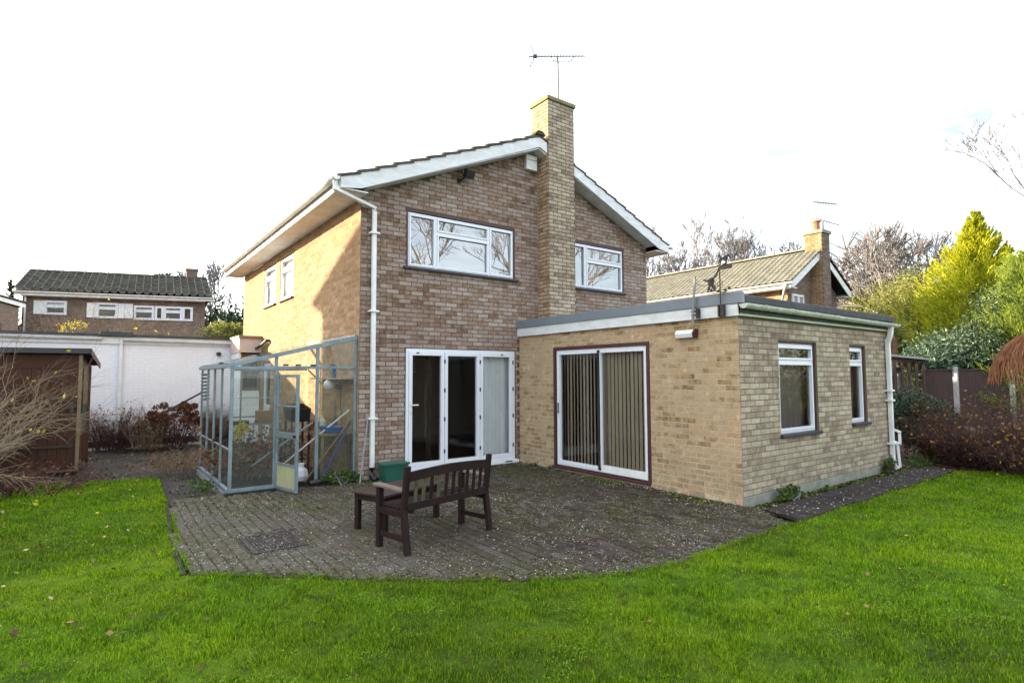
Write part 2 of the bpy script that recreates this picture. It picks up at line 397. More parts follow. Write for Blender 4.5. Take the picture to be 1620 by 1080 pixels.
M['lawn'] = lawnmat('lawn_ground', False)
M['blade'] = lawnmat('grass_blade', True)
def pavemat():
    m, t, b, o = newmat('paving_block'); P = worldpos(t); v = rnd_value(t)
    r = ramp(t, [(0, (.034,.024,.019)), (.4, (.052,.039,.032)), (.75, (.070,.055,.047)), (1, (.11,.093,.082))]); t.links.new(v, r.inputs[0])
    n = noise(t, 1.1, 5, .65, P); n2 = noise(t, 30, 4, .7, P); n3 = noise(t, 7, 4, .7, P)
    c = mixc(t, mrange(t, n2.outputs['Fac'], .3, .7, 0, .5), r.outputs[0], (.016,.012,.010))
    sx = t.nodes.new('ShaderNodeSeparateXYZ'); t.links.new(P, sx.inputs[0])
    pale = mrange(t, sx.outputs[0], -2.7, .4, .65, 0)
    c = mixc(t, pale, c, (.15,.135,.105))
    c = mixc(t, mrange(t, n3.outputs['Fac'], .60, .72, 0, .55), c, (.30,.29,.25))
    mm = t.nodes.new('ShaderNodeMath'); mm.operation = 'MULTIPLY'
    t.links.new(mrange(t, n.outputs['Fac'], .42, .62), mm.inputs[0]); t.links.new(mrange(t, noise(t, 16, 4, .7, P).outputs['Fac'], .4, .6), mm.inputs[1])
    c = mixc(t, mm.outputs[0], c, (.048,.048,.010))
    t.links.new(c, b.inputs['Base Color']); b.inputs['Roughness'].default_value = .9; b.inputs['Specular IOR Level'].default_value = .2
    bump(t, b, n2.outputs['Fac'], .9, .006); return m
M['pave'] = pavemat()
# ------------------------------------------------------------------ brick walls
CR, BL, JT = .075, .213, .012
BRICKS = {}
def brick_mesh(L_, mat, key):
    k = (round(L_, 3), key)
    if k not in BRICKS:
        w = L_/2; h = (CR-JT)/2; d = .0025; e = .0012
        mb = MB()
        mb.add([(-w,0,-h),(w,0,-h),(w,0,h),(-w,0,h),(-w+e,-d,-h+e),(w-e,-d,-h+e),(w-e,-d,h-e),(-w+e,-d,h-e)],
               [(4,5,6,7),(0,1,5,4),(1,2,6,5),(2,3,7,6),(3,0,4,7)], 0, 0.0)
        BRICKS[k] = mb.mesh('brick', mat)
    return BRICKS[k]
class Wall:
    """wall in the plane through O, along unit u, outward normal n; local coordinates (a, z)"""
    def __init__(s, O, u, n, L_, top, openings, z0=0.0, zmax=7):
        s.O = Vector(O); s.u = Vector(u); s.n = Vector(n); s.L = L_; s.top = top; s.op = openings; s.z0 = z0; s.zmax = zmax
        s.b = []
        row = 0; z = z0+.0
        while z+CR < zmax:
            off = -(BL+JT)/2 if row % 2 else 0
            a = off
            while a < L_:
                a0, a1 = max(a+JT/2, JT/2), min(a+BL+JT/2, L_-JT/2*0)
                ivs = [(a0, a1)]
                for (p, q, r, t) in openings:
                    if z+CR*.5 > r and z+CR*.5 < t:
                        nv = []
                        for (x, y) in ivs:
                            if q <= x or p >= y: nv.append((x, y))
                            else:
                                if x < p: nv.append((x, p))
                                if y > q: nv.append((q, y))
                        ivs = nv
                for (x, y) in ivs:
                    if y-x > .02 and z+CR < top(x)+.03 and z+CR < top(y)+.03:
                        s.b.append(((x+y)/2, z+CR/2, y-x))
                a += BL+JT
            z += CR; row += 1
    def score(s):
        R = []
        for (a, z, l) in s.b:
            p = s.O+s.u*a+Vector((0,0,z)); d = p-CAMP; zz = d.dot(FW)
            if zz < .5: R.append(-1); continue
            px = 810+FPX*d.dot(RT)/zz; py = 540-FPX*d.dot(UP)/zz
            if not(0 < px < 1620 and 0 < py < 1080) or d.dot(s.n) > 0: R.append(-1); continue
            R.append(l/BL*abs(d.normalized().dot(s.n))/zz**2)
        return R
    def panel(s, mat, parent, name='wall', depth=.1):
        mb = MB(); us = sorted({0, s.L}|{x for o in s.op for x in o[:2] if 0 <= x <= s.L}|getattr(s, 'brk', set()))
        P = lambda a, z, d=0: s.O+s.u*a+Vector((0,0,z))-s.n*d
        flip = s.u.cross(Vector((0,0,1))).dot(s.n) < 0
        q = lambda l: l[::-1] if flip else l
        for x0, x1 in zip(us[:-1], us[1:]):
            cuts = sorted([(r, t) for (p, q_, r, t) in s.op if p <= x0+1e-6 and q_ >= x1-1e-6])
            z = s.z0-.08
            for (r, t) in cuts:
                if r > z: mb.add(q([P(x0,z),P(x1,z),P(x1,r),P(x0,r)]), [(0,1,2,3)])
                z = t
            mb.add(q([P(x0,z),P(x1,z),P(x1,s.top(x1)),P(x0,s.top(x0))]), [(0,1,2,3)])
        for (p, q_, r, t) in s.op:
            for A, B in (((p,r),(p,t)),((q_,r),(q_,t)),((p,t),(q_,t)),((p,r),(q_,r))):
                mb.add([P(*A),P(*B),P(*B,depth),P(*A,depth)], [(0,1,2,3)])
        return mb.build(name, mat, parent)
def lay_bricks(walls, mats, parents, nparts, key):
    al = []
    for wi, w in enumerate(walls):
        sc = w.score()
        al += [(sc[i], wi, i) for i in range(len(w.b))]
    al.sort(reverse=True)
    single = {(wi, i) for s_, wi, i in al[:nparts] if s_ > 0}
    for wi, w in enumerate(walls):
        V = []; F = []; Rn = []
        ang = math.atan2(w.u.y, w.u.x); flip = w.u.cross(Vector((0,0,1))).dot(w.n) < 0
        for i, (a, z, l) in enumerate(w.b):
            p = w.O+w.u*a+Vector((0,0,z)); rv = random.random()
            rv = min(1, max(0, rv*.9+.05+.10*math.sin(p.x*1.7+p.y*2.3+p.z*1.1)))
            if (wi, i) in single and not flip:
                o = bpy.data.objects.new('brick', brick_mesh(l, mats[wi], key+str(wi))); COL.objects.link(o)
                o.location = p; o.rotation_euler = (0,0,ang+random.uniform(-.004,.004)); o['shade'] = rv
                o.parent = parents[wi]
            else:
                h = (CR-JT)/2; e = .0012; d = .0025*(.25 if key == 'g' else 1)+(random.uniform(-.0007,.0009) if key != 'g' else 0); hw = l/2; b = len(V)
                for (x, y, zz) in ((-hw,0,-h),(hw,0,-h),(hw,0,h),(-hw,0,h),(-hw+e,d,-h+e),(hw-e,d,-h+e),(hw-e,d,h-e),(-hw+e,d,h-e)):
                    V.append(p+w.u*x+w.n*y+Vector((0,0,zz)))
                for f in ((4,5,6,7),(0,1,5,4),(1,2,6,5),(2,3,7,6),(3,0,4,7)):
                    F += [b+k for k in (f[::-1] if flip else f)]; Rn.append(rv)
        if V: np_mesh('bricks', np.array([tuple(v) for v in V]), np.array(F), 4, mats[wi], Rn, parents[wi], 'stuff')
# ------------------------------------------------------------------ windows
def window(parent, O, u, n, x0, x1, z0, z1, panes, mat='upvc', glass='glass', name='window', fw=.05, sw=.035, inset=.06, sill=None, thick=.06, extra=None, bars=()):
    """panes: (u0,u1,z0,z1) glazed rectangles inside the frame"""
    O = Vector(O); u = Vector(u); n = Vector(n)
    T = Matrix(((u.x, n.x, 0, O.x), (u.y, n.y, 0, O.y), (u.z, n.z, 1, O.z), (0,0,0,1)))
    f = MB(T); d0 = -inset-thick; d1 = -inset
    f.box(x0,d0,z0,x1,d1,z0+fw); f.box(x0,d0,z1-fw,x1,d1,z1); f.box(x0,d0,z0+fw,x0+fw,d1,z1-fw); f.box(x1-fw,d0,z0+fw,x1,d1,z1-fw)
    for (a, b, c, d) in bars: f.box(a, d0+.002, c, b, d1-.002, d)
    w = f.build(name, M[mat], parent, bevel=.004)
    for (a, b, c, d) in panes:
        s = MB(T); e0 = d0+.006; e1 = d1+.014
        s.box(a,e0,c,b,e1,c+sw); s.box(a,e0,d-sw,b,e1,d); s.box(a,e0,c+sw,a+sw,e1,d-sw); s.box(b-sw,e0,c+sw,b,e1,d-sw)
        s.build('sash', M[mat], w, bevel=.003)
        g = MB(T); yy = -inset-thick*.5
        g.add([(a+sw*.8,yy,c+sw*.8),(b-sw*.8,yy,c+sw*.8),(b-sw*.8,yy,d-sw*.8),(a+sw*.8,yy,d-sw*.8)], [(0,1,2,3)])
        g.build('pane', M[glass], w)
    if sill:
        s = MB(T); ov, ht, pr = sill[:3]
        s.box(x0-ov, -inset-.01, z0-ht, x1+ov, pr, z0-.002); s.build('sill', M[sill[3]], w, bevel=.004)
    return w, T
def room(parent, x0, y0, z0, x1, y1, z1, open_, wallm='dimwall', floorm='floorwood'):
    """inward box without the faces listed in open_ ('x0','y0',...)"""
    mb = MB()
    if 'x0' not in open_: mb.add([(x0,y0,z0),(x0,y1,z0),(x0,y1,z1),(x0,y0,z1)],[(0,1,2,3)])
    if 'x1' not in open_: mb.add([(x1,y0,z0),(x1,y1,z0),(x1,y1,z1),(x1,y0,z1)],[(0,1,2,3)])
    if 'y0' not in open_: mb.add([(x0,y0,z0),(x1,y0,z0),(x1,y0,z1),(x0,y0,z1)],[(0,1,2,3)])
    mb.add([(x0,y1,z0),(x1,y1,z0),(x1,y1,z1),(x0,y1,z1)],[(0,1,2,3)])
    mb.build('room_wall', M[wallm], parent)
    mb = MB(); mb.add([(x0,y0,z0),(x1,y0,z0),(x1,y1,z0),(x0,y1,z0)],[(0,1,2,3)]); mb.build('room_floor', M[floorm], parent)
    mb = MB(); mb.add([(x0,y0,z1),(x1,y0,z1),(x1,y1,z1),(x0,y1,z1)],[(0,1,2,3)]); mb.build('room_ceiling', M['ceil'], parent)
def curtain(parent, p0, p1, z0, z1, amp, waves, mat, name='curtain'):
    p0, p1 = Vector(p0), Vector(p1); d = p1-p0; nn = Vector((-d.y, d.x, 0)).normalized(); k = int(waves*8)
    V = []; F = []
    for i in range(k+1):
        t = i/k; o = amp*math.sin(t*waves*2*math.pi)+amp*.4*math.sin(t*waves*5.1)
        for z in (z0, z1): V.append(tuple(p0+d*t+nn*o*(1 if z == z0 else .7)+Vector((0,0,z))))
    for i in range(k): F += [2*i, 2*i+2, 2*i+3, 2*i+1]
    return np_mesh(name, np.array(V), np.array(F), 4, mat, parent=parent, smooth=True)
# ------------------------------------------------------------------ roof tiles
PROF = [(0,.028),(.07,.045),(.17,.045),(.25,.018),(.42,.010),(.8,.010),(1,.028)]
def tile_into(mb, O, u, s, n, tw, ga, lift=.034, th=.032, r=None, hs=1.0):
    """one tile: O lower-left corner, u along eave, s up the slope, n out"""
    pts = []
    for (t, h) in PROF: pts.append(O+u*(t*tw)+n*(h*hs+lift))
    up = [O+u*(t*tw)+s*(ga*1.12)+n*h*hs for (t, h) in PROF]
    lo = [O+u*(t*tw)+n*(h*hs+lift-th) for (t, h) in PROF]
    k = len(PROF); fs = []
    for i in range(k-1):
        fs.append((i, i+1, k+i+1, k+i)); fs.append((2*k+i, 2*k+i+1, i+1, i))
    # side edges
    b = [up[0]-n*th, up[-1]-n*th]
    fs.append((2*k, 0, k, 3*k)); fs.append((k-1, 3*k-1, 3*k+1, 2*k-1))
    mb.add(pts+up+lo+b, fs, 0, r)
def tile_slope(parent, O, u, s, n, nu, ns, tw, ga, mat, single=(), name='roof_tile'):
    mb = MB(); O = Vector(O); u = Vector(u); s = Vector(s); n = Vector(n); k = 0
    for j in range(ns):
        for i in range(nu):
            o = O+u*(i*tw)+s*(j*ga)+n*random.uniform(-.003,.004)
            if single(i, j) if callable(single) else (i, j) in single:
                m1 = MB(); tile_into(m1, o, u, s, n, tw, ga); m1.build(name, mat, parent)
            else: tile_into(mb, o, u, s, n, tw, ga)
    if mb.v: mb.build(name+'s', mat, parent, kind='stuff')
def ridge(parent, p0, p1, mat, r=.11, single=True):
    p0, p1 = Vector(p0), Vector(p1); L_ = (p1-p0).length; k = max(1, int(L_/.42)); d = (p1-p0)/k; a = d.cross(Vector((0,0,1))).normalized()
    for i in range(k):
        mb = MB(); q0 = p0+d*i; q1 = p0+d*(i+.97); V = []
        for q, rr in ((q0, r), (q1, r*.96)):
            for j in range(7):
                t = math.pi*j/6; V.append(q+a*(rr*math.cos(t))+Vector((0,0,rr*.75*math.sin(t))))
        mb.add(V, [(j, j+1, 7+j+1, 7+j) for j in range(6)]+[tuple(range(7)), tuple(range(7, 14))])
        mb.build('ridge_tile', mat, parent)
#@@NEXT
def half_gutter(mb, p0, p1, r, n=9, m=0):
    p0, p1 = Vector(p0), Vector(p1); d = (p1-p0).normalized(); a = d.cross(Vector((0,0,1))).normalized(); V = []
    for q in (p0, p1):
        for k in range(n):
            t = math.pi*k/(n-1); V.append(q+a*(r*math.cos(t))-Vector((0,0,r*math.sin(t))))
        for k in range(n):
            t = math.pi*(n-1-k)/(n-1); V.append(q+a*((r-.006)*math.cos(t))-Vector((0,0,(r-.006)*math.sin(t))))
    N = 2*n
    mb.add(V, [(k, (k+1) % N, N+(k+1) % N, N+k) for k in range(N)]+[tuple(range(n)), tuple(range(N, N+n))], m)
# ================================================================== ground
GZ = -.035
def sheet(name, poly, z, mat, kind='structure'):
    mb = MB(); mb.add([(x, y, z) for x, y in poly], [tuple(range(len(poly)))])
    return mb.build(name, mat, None, kind=kind)
sheet('ground', [(-900,-900),(900,-900),(900,900),(-900,900)], -.07, M['soil'])
PATIO = [(-2.50,.22),(-2.54,-.6),(-2.62,-1.6),(-2.655,-2.6),(-2.66,-3.16),(-2.25,-3.52),(-1.65,-4.05),(-1.06,-4.56),(-.46,-5.0),(.1,-5.30),(.65,-5.43),(1.5,-5.42),(2.85,-5.38),(3.24,-4.75),(3.2,-4.62),(3.2,0),(0,0),(0,.06),(-1.9,.1),(-1.9,.3)]
sheet('patio_bed', PATIO, -.0135, plain('patio_sand', (.045,.037,.028), .98, col2=(.05,.052,.012), nscale=9, bmp=.8))
LAWN = [(-2.52,.3),(-2.47,2.2),(-2.7,2.45),(-3.3,2.6),(-4.2,2.85),(-5.2,3.0),(-6.4,3.0),(-7,-2),(-7,-26),(22,-26),(18,-15),(13.2,-10.5),(10.6,-7.6),(9.3,-6.05),(8.5,-5.3),(7.2,-5.31),(5.0,-5.34),(2.9,-5.36),(1.5,-5.40),(.66,-5.41),(.12,-5.28),(-.45,-4.98),(-1.04,-4.54),(-1.63,-4.03),(-2.23,-3.5),(-2.69,-3.14),(-2.69,-2.6),(-2.66,-1.6),(-2.59,-.6)]
sheet('lawn', LAWN, -.0185, M['lawn'])
def inside(P, poly):
    x, y = P[:, 0], P[:, 1]; c = np.zeros(len(P), bool); n = len(poly)
    for i in range(n):
        x0, y0 = poly[i]; x1, y1 = poly[(i+1) % n]
        if y0 == y1: continue
        k = ((y0 > y) != (y1 > y)) & (x < (x1-x0)*(y-y0)/(y1-y0)+x0); c ^= k
    return c
# paving blocks: columns of 100 mm blocks, 200 mm long, running towards the house
patio = bpy.data.objects.new('patio', None); COL.objects.link(patio); patio['kind'] = 'structure'
def paver_mesh():
    mb = MB(); w, l, e, h = .0465, .0965, .007, .02
    mb.add([(-w,-l,-h),(w,-l,-h),(w,l,-h),(-w,l,-h),(-w,-l,-e*.8),(w,-l,-e*.8),(w,l,-e*.8),(-w,l,-e*.8),(-w+e,-l+e,0),(w-e,-l+e,0),(w-e,l-e,0),(-w+e,l-e,0)],
           [(8,9,10,11),(4,5,9,8),(5,6,10,9),(6,7,11,10),(7,4,8,11),(0,1,5,4),(1,2,6,5),(2,3,7,6),(3,0,4,7)], 0, 0.0)
    return mb
pm = paver_mesh(); pme = pm.mesh('paving_block', M['pave'])
MANX0, MANX1, MANY0, MANY1 = -2.12, -1.64, -2.96, -2.28
blocks = []
for i in range(62):
    for j in range(30):
        x = -2.62+.1*i; y = .24-.2*j-(.1 if i % 2 else 0); blocks.append((x, y))
bp = np.array(blocks); ok = inside(bp, PATIO)&inside(bp+[.0,.08], PATIO)&inside(bp-[0,.08], PATIO)
bp = bp[ok]; bp = bp[~((bp[:,0] > MANX0-.07)&(bp[:,0] < MANX1+.07)&(bp[:,1] > MANY0-.1)&(bp[:,1] < MANY1+.1))]
dd = np.hypot(bp[:,0]-CAMP.x, bp[:,1]-CAMP.y); order = np.argsort(dd)
PV = np.array(pm.v); PF = pm.f; V = []; F = []; R_ = []
for rank, k in enumerate(order):
    x, y = bp[k]; z = RG.normal(0, .0022); rz = RG.normal(0, .012); tx, ty = RG.normal(0, .008, 2)
    wob = .02*math.sin(x*1.9)*math.sin(y*1.3+.4)
    if rank < 300:
        o = bpy.data.objects.new('paving_block', pme); COL.objects.link(o); o.parent = patio
        o.location = (x+wob, y, z); o.rotation_euler = (tx, ty, rz); o['shade'] = float(RG.random())
    else:
        c, s = math.cos(rz), math.sin(rz); b = len(V)
        for v in PV: V.append((x+wob+v[0]*c-v[1]*s, y+v[0]*s+v[1]*c, z+v[2]+v[1]*tx-v[0]*ty))
        r = RG.random()
        for f in PF: F += [b+q for q in f]; R_.append(r)
np_mesh('paving_blocks', np.array(V), np.array(F), 4, M['pave'], R_, patio, 'stuff')
# edging stones along the lawn side of the patio
for (p, q) in zip([(-2.50,.22),(-2.54,-.6),(-2.62,-1.6),(-2.655,-2.6)], [(-2.54,-.6),(-2.62,-1.6),(-2.655,-2.6),(-2.66,-3.16)]):
    L_ = math.dist(p, q); k = max(1, round(L_/.45))
    for i in range(k):
        a = Vector((p[0]+(q[0]-p[0])*i/k-.05, p[1]+(q[1]-p[1])*i/k, -.01)); b = Vector((p[0]+(q[0]-p[0])*(i+.96)/k-.05, p[1]+(q[1]-p[1])*(i+.96)/k, -.01))
        MB().bar(a-Vector((0,0,.02)), b-Vector((0,0,.02)), .035, .05).build('edging_stone', M['concrete'], patio)
# concrete path along the extension
path = bpy.data.objects.new('path', None); COL.objects.link(path); path['kind'] = 'structure'
px_ = [3.22, 4.55, 5.9, 7.2, 8.45]
for a, b in zip(px_[:-1], px_[1:]):
    mb = MB(); mb.prism([(a+.012,-4.84,-.04),(b-.012,-4.84,-.04),(b-.012,-5.33+.0*a,-.04),(a+.012+(.0 if a > 3.3 else -.12),-5.37,-.04)], (0,0,.05+random.uniform(-.006,.006)))
    mb.build('path_slab', M['concrete'], path, bevel=.008)
# ================================================================== main house
HW, HD, SL = 6.95, 8.8, .42
house = thing('detached_house', (3.5, 4.4, 0), 'two storey brown brick detached house with chimney on its gable end and folding glass doors', 'house')
ztop = lambda x: 4.64+SL*min(x, HW-x)
gable = Wall((0,0,0), (1,0,0), (0,-1,0), HW, ztop, [(.80,3.10,3.45,4.475),(4.36,6.18,3.45,4.475),(.80,3.10,-.2,2.11)])
gable.brk = {HW/2}
gable.b = [b for b in gable.b if not (b[0] > 3.2 and b[1] < 2.5)]
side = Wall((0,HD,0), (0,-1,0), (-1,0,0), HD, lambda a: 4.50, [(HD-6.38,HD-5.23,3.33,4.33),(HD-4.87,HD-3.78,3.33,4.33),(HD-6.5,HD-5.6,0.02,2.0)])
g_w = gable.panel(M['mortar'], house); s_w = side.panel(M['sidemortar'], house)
CX0, CX1, CY0, CY1, CT = 3.676, 4.366, -.349, .173, 7.10
ch = MB(); ch.box(CX0+.002, CY0+.002, 2.55, CX1-.002, CY1-.002, CT+.0); chim = ch.build('chimney', M['mortar'], house)
cw = [Wall((CX0,CY0,0), (1,0,0), (0,-1,0), CX1-CX0, lambda a: CT, [], 2.6, CT+.01), Wall((CX0,CY1,0), (0,-1,0), (-1,0,0), CY1-CY0, lambda a: CT, [], 2.6, CT+.01),
      Wall((CX1,CY0,0), (0,1,0), (1,0,0), CY1-CY0, lambda a: CT, [], 2.6, CT+.01), Wall((CX1,CY1,0), (-1,0,0), (0,1,0), CX1-CX0, lambda a: CT, [], 5.8, CT+.01)]
lay_bricks([gable, side]+cw, [M['brick'], M['sidebrick'], M['greybuff'], M['buff'], M['greybuff'], M['brick']], [g_w, s_w]+[chim]*4, 300, 'h')  # chimney's left flank takes warm buff: sunlight put into its colour
MB().box(CX0-.035, CY0-.035, CT+.002, CX1+.035, CY1+.035, CT+.085).build('chimney_cap', tilemat('mossy_cap', (.20,.18,.10), (.26,.24,.13), (.13,.16,.03), .9), chim, bevel=.012)
MB().lathe(((CX0+CX1)/2, (CY0+CY1)/2, CT+.08), [(.16,0),(.13,.05),(.05,.07),(0,.07)], 12).build('flaunching', M['plinth'], chim)
# plain hidden walls
mb = MB(); mb.add([(HW,0,-.1),(HW,HD,-.1),(HW,HD,4.6),(HW,0,4.6)],[(0,1,2,3)]); mb.add([(0,HD,-.1),(HW,HD,-.1),(HW,HD,4.6),(HW/2,HD,6.05),(0,HD,4.6)],[(0,1,2,3,4)])
mb.build('rear_wall', M['farbrick'], house)
# roof deck, soffits, bargeboards
zr = lambda x: 4.83+SL*min(x, HW-x)
dk = MB()
for sx in (0, 1):
    f = (lambda x: x) if not sx else (lambda x: HW-x)
    pr = [(f(-.44), -.30, zr(-.44)), (HW/2, -.30, zr(HW/2)), (HW/2, -.30, zr(HW/2)-.09), (f(-.44), -.30, zr(-.44)-.09)]
    dk.prism(pr, (0, HD+.6, 0))
deck = dk.build('roof', M['black'], house)
ang = math.atan(SL); sl_len = (HW/2+.47)/math.cos(ang); NR = 13; ga = (sl_len-.02)/NR; NC = 32; tw = 9.48/NC
for sx in (0, 1):
    if not sx: O, s, n, u = (-.47,-.34,zr(-.47)), (math.cos(ang),0,math.sin(ang)), (-math.sin(ang),0,math.cos(ang)), (0,1,0)
    else: O, s, n, u = (HW+.47,-.34,zr(-.47)), (-math.cos(ang),0,math.sin(ang)), (math.sin(ang),0,math.cos(ang)), (0,1,0)
    tile_slope(deck, O, u, s, n, NC, NR, tw, ga, M['tile'], single=lambda i, j, q=sx: i < 2 or (j == 0 and q == 0))
ridge(deck, (HW/2,-.36,zr(HW/2)+.03), (HW/2,HD+.3,zr(HW/2)+.03), M['tile'], .12)
for nm, poly in (('left', [(-.45,4.50),(-.12,4.55),(HW/2,6.09),(HW/2+.19,6.01),(HW/2+.19,6.22),(HW/2,6.30),(-.45,4.67)]),
                 ('right', [(CX1+.01,5.715),(HW+.10,4.55),(HW+.44,4.50),(HW+.44,4.67),(CX1+.01,5.935)])):
    MB().prism([(x,-.30,z) for x, z in poly], (0,-.025,0)).build('bargeboard', M['board'], house, bevel=.003)
so = MB()
for poly in ([(-.0,4.60),(HW/2,6.06),(CX0-.003,5.975),(CX0-.003,6.0),(HW/2,6.085),(-.0,4.625)], [(CX1+.003,5.70),(HW,4.62),(HW,4.645),(CX1+.003,5.725)]):
    so.prism([(x,-.298,z) for x, z in poly], (0,.30,0))
so.build('verge_soffit', M['board'], house)
for sx in (0, 1):
    f = (lambda x: x) if not sx else (lambda x: HW-x)
    a = MB(); a.box(f(-.44),-.298,4.50,f(-.003),HD+.3,4.52); a.build('eaves_soffit', M['board'], house)
    a = MB(); a.box(f(-.465),-.296,4.49,f(-.442),HD+.3,4.67); a.build('eaves_fascia', M['board'], house)
    g = MB(); half_gutter(g, (f(-.535),-.37,4.655), (f(-.535),HD+.32,4.655), .06); gt = g.build('gutter', M['white'], house, smooth=False)
    for k in range(10):
        y = -.2+k*.98; b = MB(); half_gutter(b, (f(-.535),y,4.66), (f(-.535),y+.035,4.66), .067); b.build('gutter_bracket', M['white'], gt)
# corner downpipe with its swan neck
dp = MB(); dp.tube([(-.53,-.30,4.60),(-.53,-.30,4.47),(.20,-.07,4.36),(.20,-.07,4.28)], .046, 4); dp.tube([(.20,-.07,4.30),(.205,-.07,.19)], .046, 4)
pipe = dp.build('downpipe', M['white'], house, bevel=.006)
for z in (3.93, 2.66, .95): MB().box(.13,-.125,z,.28,-.004,z+.03).build('pipe_clip', M['white'], pipe)
MB().tube([(.205,-.07,.20),(.205,-.07,.07),(.23,-.17,.0)], .055, 6).build('pipe_shoe', M['black'], pipe)
# windows of the gable
def trimframe(parent, T, x0, x1, z0, z1, w, mat, y0=-.07, y1=.004, bottom=False):
    f = MB(T); f.box(x0,y0,z1-w,x1,y1,z1); f.box(x0,y0,z0,x0+w,y1,z1-w); f.box(x1-w,y0,z0,x1,y1,z1-w)
    if bottom: f.box(x0,y0,z0,x1,y1,z0+w)
    return f.build('timber_surround', M[mat], parent)
w, T = window(house, (0,0,0), (1,0,0), (0,-1,0), .835, 3.065, 3.485, 4.43, [(.86,1.36,3.515,4.40),(1.40,2.485,3.515,4.12),(1.40,2.485,4.165,4.40),(2.52,3.04,3.515,4.40)], glass='mirrorglass', fw=.035, sw=.032, inset=.015, sill=(.09,.045,.07,'sill'),
              bars=[(1.355,1.405,3.5,4.4),(2.48,2.525,3.5,4.4),(1.4,2.485,4.115,4.17)])
trimframe(w, T, .80, 3.10, 3.45, 4.475, .032, 'maroon')
w, T = window(house, (0,0,0), (1,0,0), (0,-1,0), 4.40, 6.145, 3.485, 4.43, [(4.43,4.98,3.515,4.40),(5.02,6.12,3.515,4.08),(5.02,6.12,4.12,4.40)], glass='mirrorglass', fw=.035, sw=.032, inset=.015, sill=(.05,.045,.07,'sill'),
              bars=[(4.975,5.025,3.5,4.4),(5.02,6.12,4.075,4.125)])
trimframe(w, T, 4.36, 6.18, 3.45, 4.475, .032, 'maroon')
room(house, .1, .12, 2.75, 3.4, 4.0, 5.05, ('y0',)); room(house, 3.9, .12, 2.75, 6.7, 4.0, 5.05, ('y0',))
mb = MB()
for x0, x1 in ((.1,.80),(3.10,3.4),(3.9,4.36),(6.18,6.7)): mb.add([(x0,.121,2.75),(x1,.121,2.75),(x1,.121,5.05),(x0,.121,5.05)],[(0,1,2,3)])
for x0, x1 in ((.80,3.10),(4.36,6.18)):
    mb.add([(x0,.121,2.75),(x1,.121,2.75),(x1,.121,3.45),(x0,.121,3.45)],[(0,1,2,3)]); mb.add([(x0,.121,4.475),(x1,.121,4.475),(x1,.121,5.05),(x0,.121,5.05)],[(0,1,2,3)])
mb.build('inner_lining', M['dimwall'], house)
curtain(house, (2.50,.2,0), (3.05,.22,0), 3.5, 4.42, .012, 5, M['curtain']); curtain(house, (4.45,.2,0), (6.1,.22,0), 3.5, 4.42, .01, 9, M['curtain'])
# side windows
for (y0, y1) in ((5.26,6.35),(3.81,4.84)):
    w, T = window(house, (0,HD,0), (0,-1,0), (-1,0,0), HD-y1, HD-y0, 3.36, 4.30, [(HD-y1+.03,HD-y0-.03,3.39,4.02),(HD-y1+.03,HD-y0-.03,4.06,4.27)], glass='sideglass', fw=.035, sw=.032, inset=.015, sill=(.04,.035,.06,'sill'), bars=[(HD-y1,HD-y0,4.015,4.065)])
    curtain(house, (.10,y0-.05,0), (.10,y1+.05,0), 3.35, 4.33, .01, 7, M['curtain'])
# kitchen door in the side wall, behind the greenhouse
w, T = window(house, (0,HD,0), (0,-1,0), (-1,0,0), HD-6.48, HD-5.62, .03, 1.98, [(HD-6.42,HD-5.68,.9,1.92)], mat='upvc', glass='glass', fw=.06, sw=.05, name='side_door')
MB(T).box(HD-6.42,-.09,.09,HD-5.68,-.065,.9).build('door_panel', M['white'], w)
# folding doors
w, T = window(house, (0,0,0), (1,0,0), (0,-1,0), .815, 3.085, .075, 2.095, [(.868,1.545,.125,2.045),(1.553,2.283,.125,2.045),(2.291,3.032,.125,2.045)], fw=.05, sw=.062, inset=.0, thick=.07, sill=(.03,.06,.09,'white'), name='folding_door')
h = MB(T); h.box(.883,.012,1.0,.907,.03,1.22); h.bar((.895,.055,1.15),(1.02,.055,1.15),.02,.02); h.box(.888,.02,1.14,.902,.06,1.16); h.box(.887,.012,.92,.903,.026,.95); h.build('door_handle', M['white'], w, bevel=.003)
for x in (1.549, 2.287, 3.03):
    for z in (.3, .85, 1.35, 1.85): MB(T).box(x-.012,.01,z,x+.012,.024,z+.07).build('hinge', M['black'], w)
for x in (1.0, 2.75): MB(T).box(x,.012,2.02,x+.05,.03,2.035).build('catch', M['black'], w)
MB(T).box(2.8,.0,.04,2.95,.1,.06).build('drain_cover', M['black'], w)
room(house, .1, .12, .02, 6.6, 5.0, 2.5, ('y0',))
mb = MB(); mb.add([(3.1,.121,.02),(6.6,.121,.02),(6.6,.121,2.5),(3.1,.121,2.5)],[(0,1,2,3)]); mb.add([(.1,.121,2.11),(3.1,.121,2.11),(3.1,.121,2.5),(.1,.121,2.5)],[(0,1,2,3)]); mb.add([(.1,.121,.02),(.8,.121,.02),(.8,.121,2.5),(.1,.121,2.5)],[(0,1,2,3)])
mb.build('inner_lining', M['dimwall'], house)
curtain(house, (2.33,.19,0), (3.06,.17,0), .1, 2.05, .022, 8, M['curtain'])
cb = curtain(house, (1.47,.5,0), (1.54,.45,0), .1, 2.1, .01, 2, M['fence'])
dfr = MB(); dfr.box(2.9,4.9,.02,2.97,4.98,2.05); dfr.box(3.75,4.9,.02,3.82,4.98,2.05); dfr.box(2.9,4.9,2.05,3.82,4.98,2.12); dfr.build('inner_doorframe', M['white'], house)
MB().box(.95,.55,.1,1.05,1.5,.62).build('radiator', M['curtain'], house, bevel=.03)
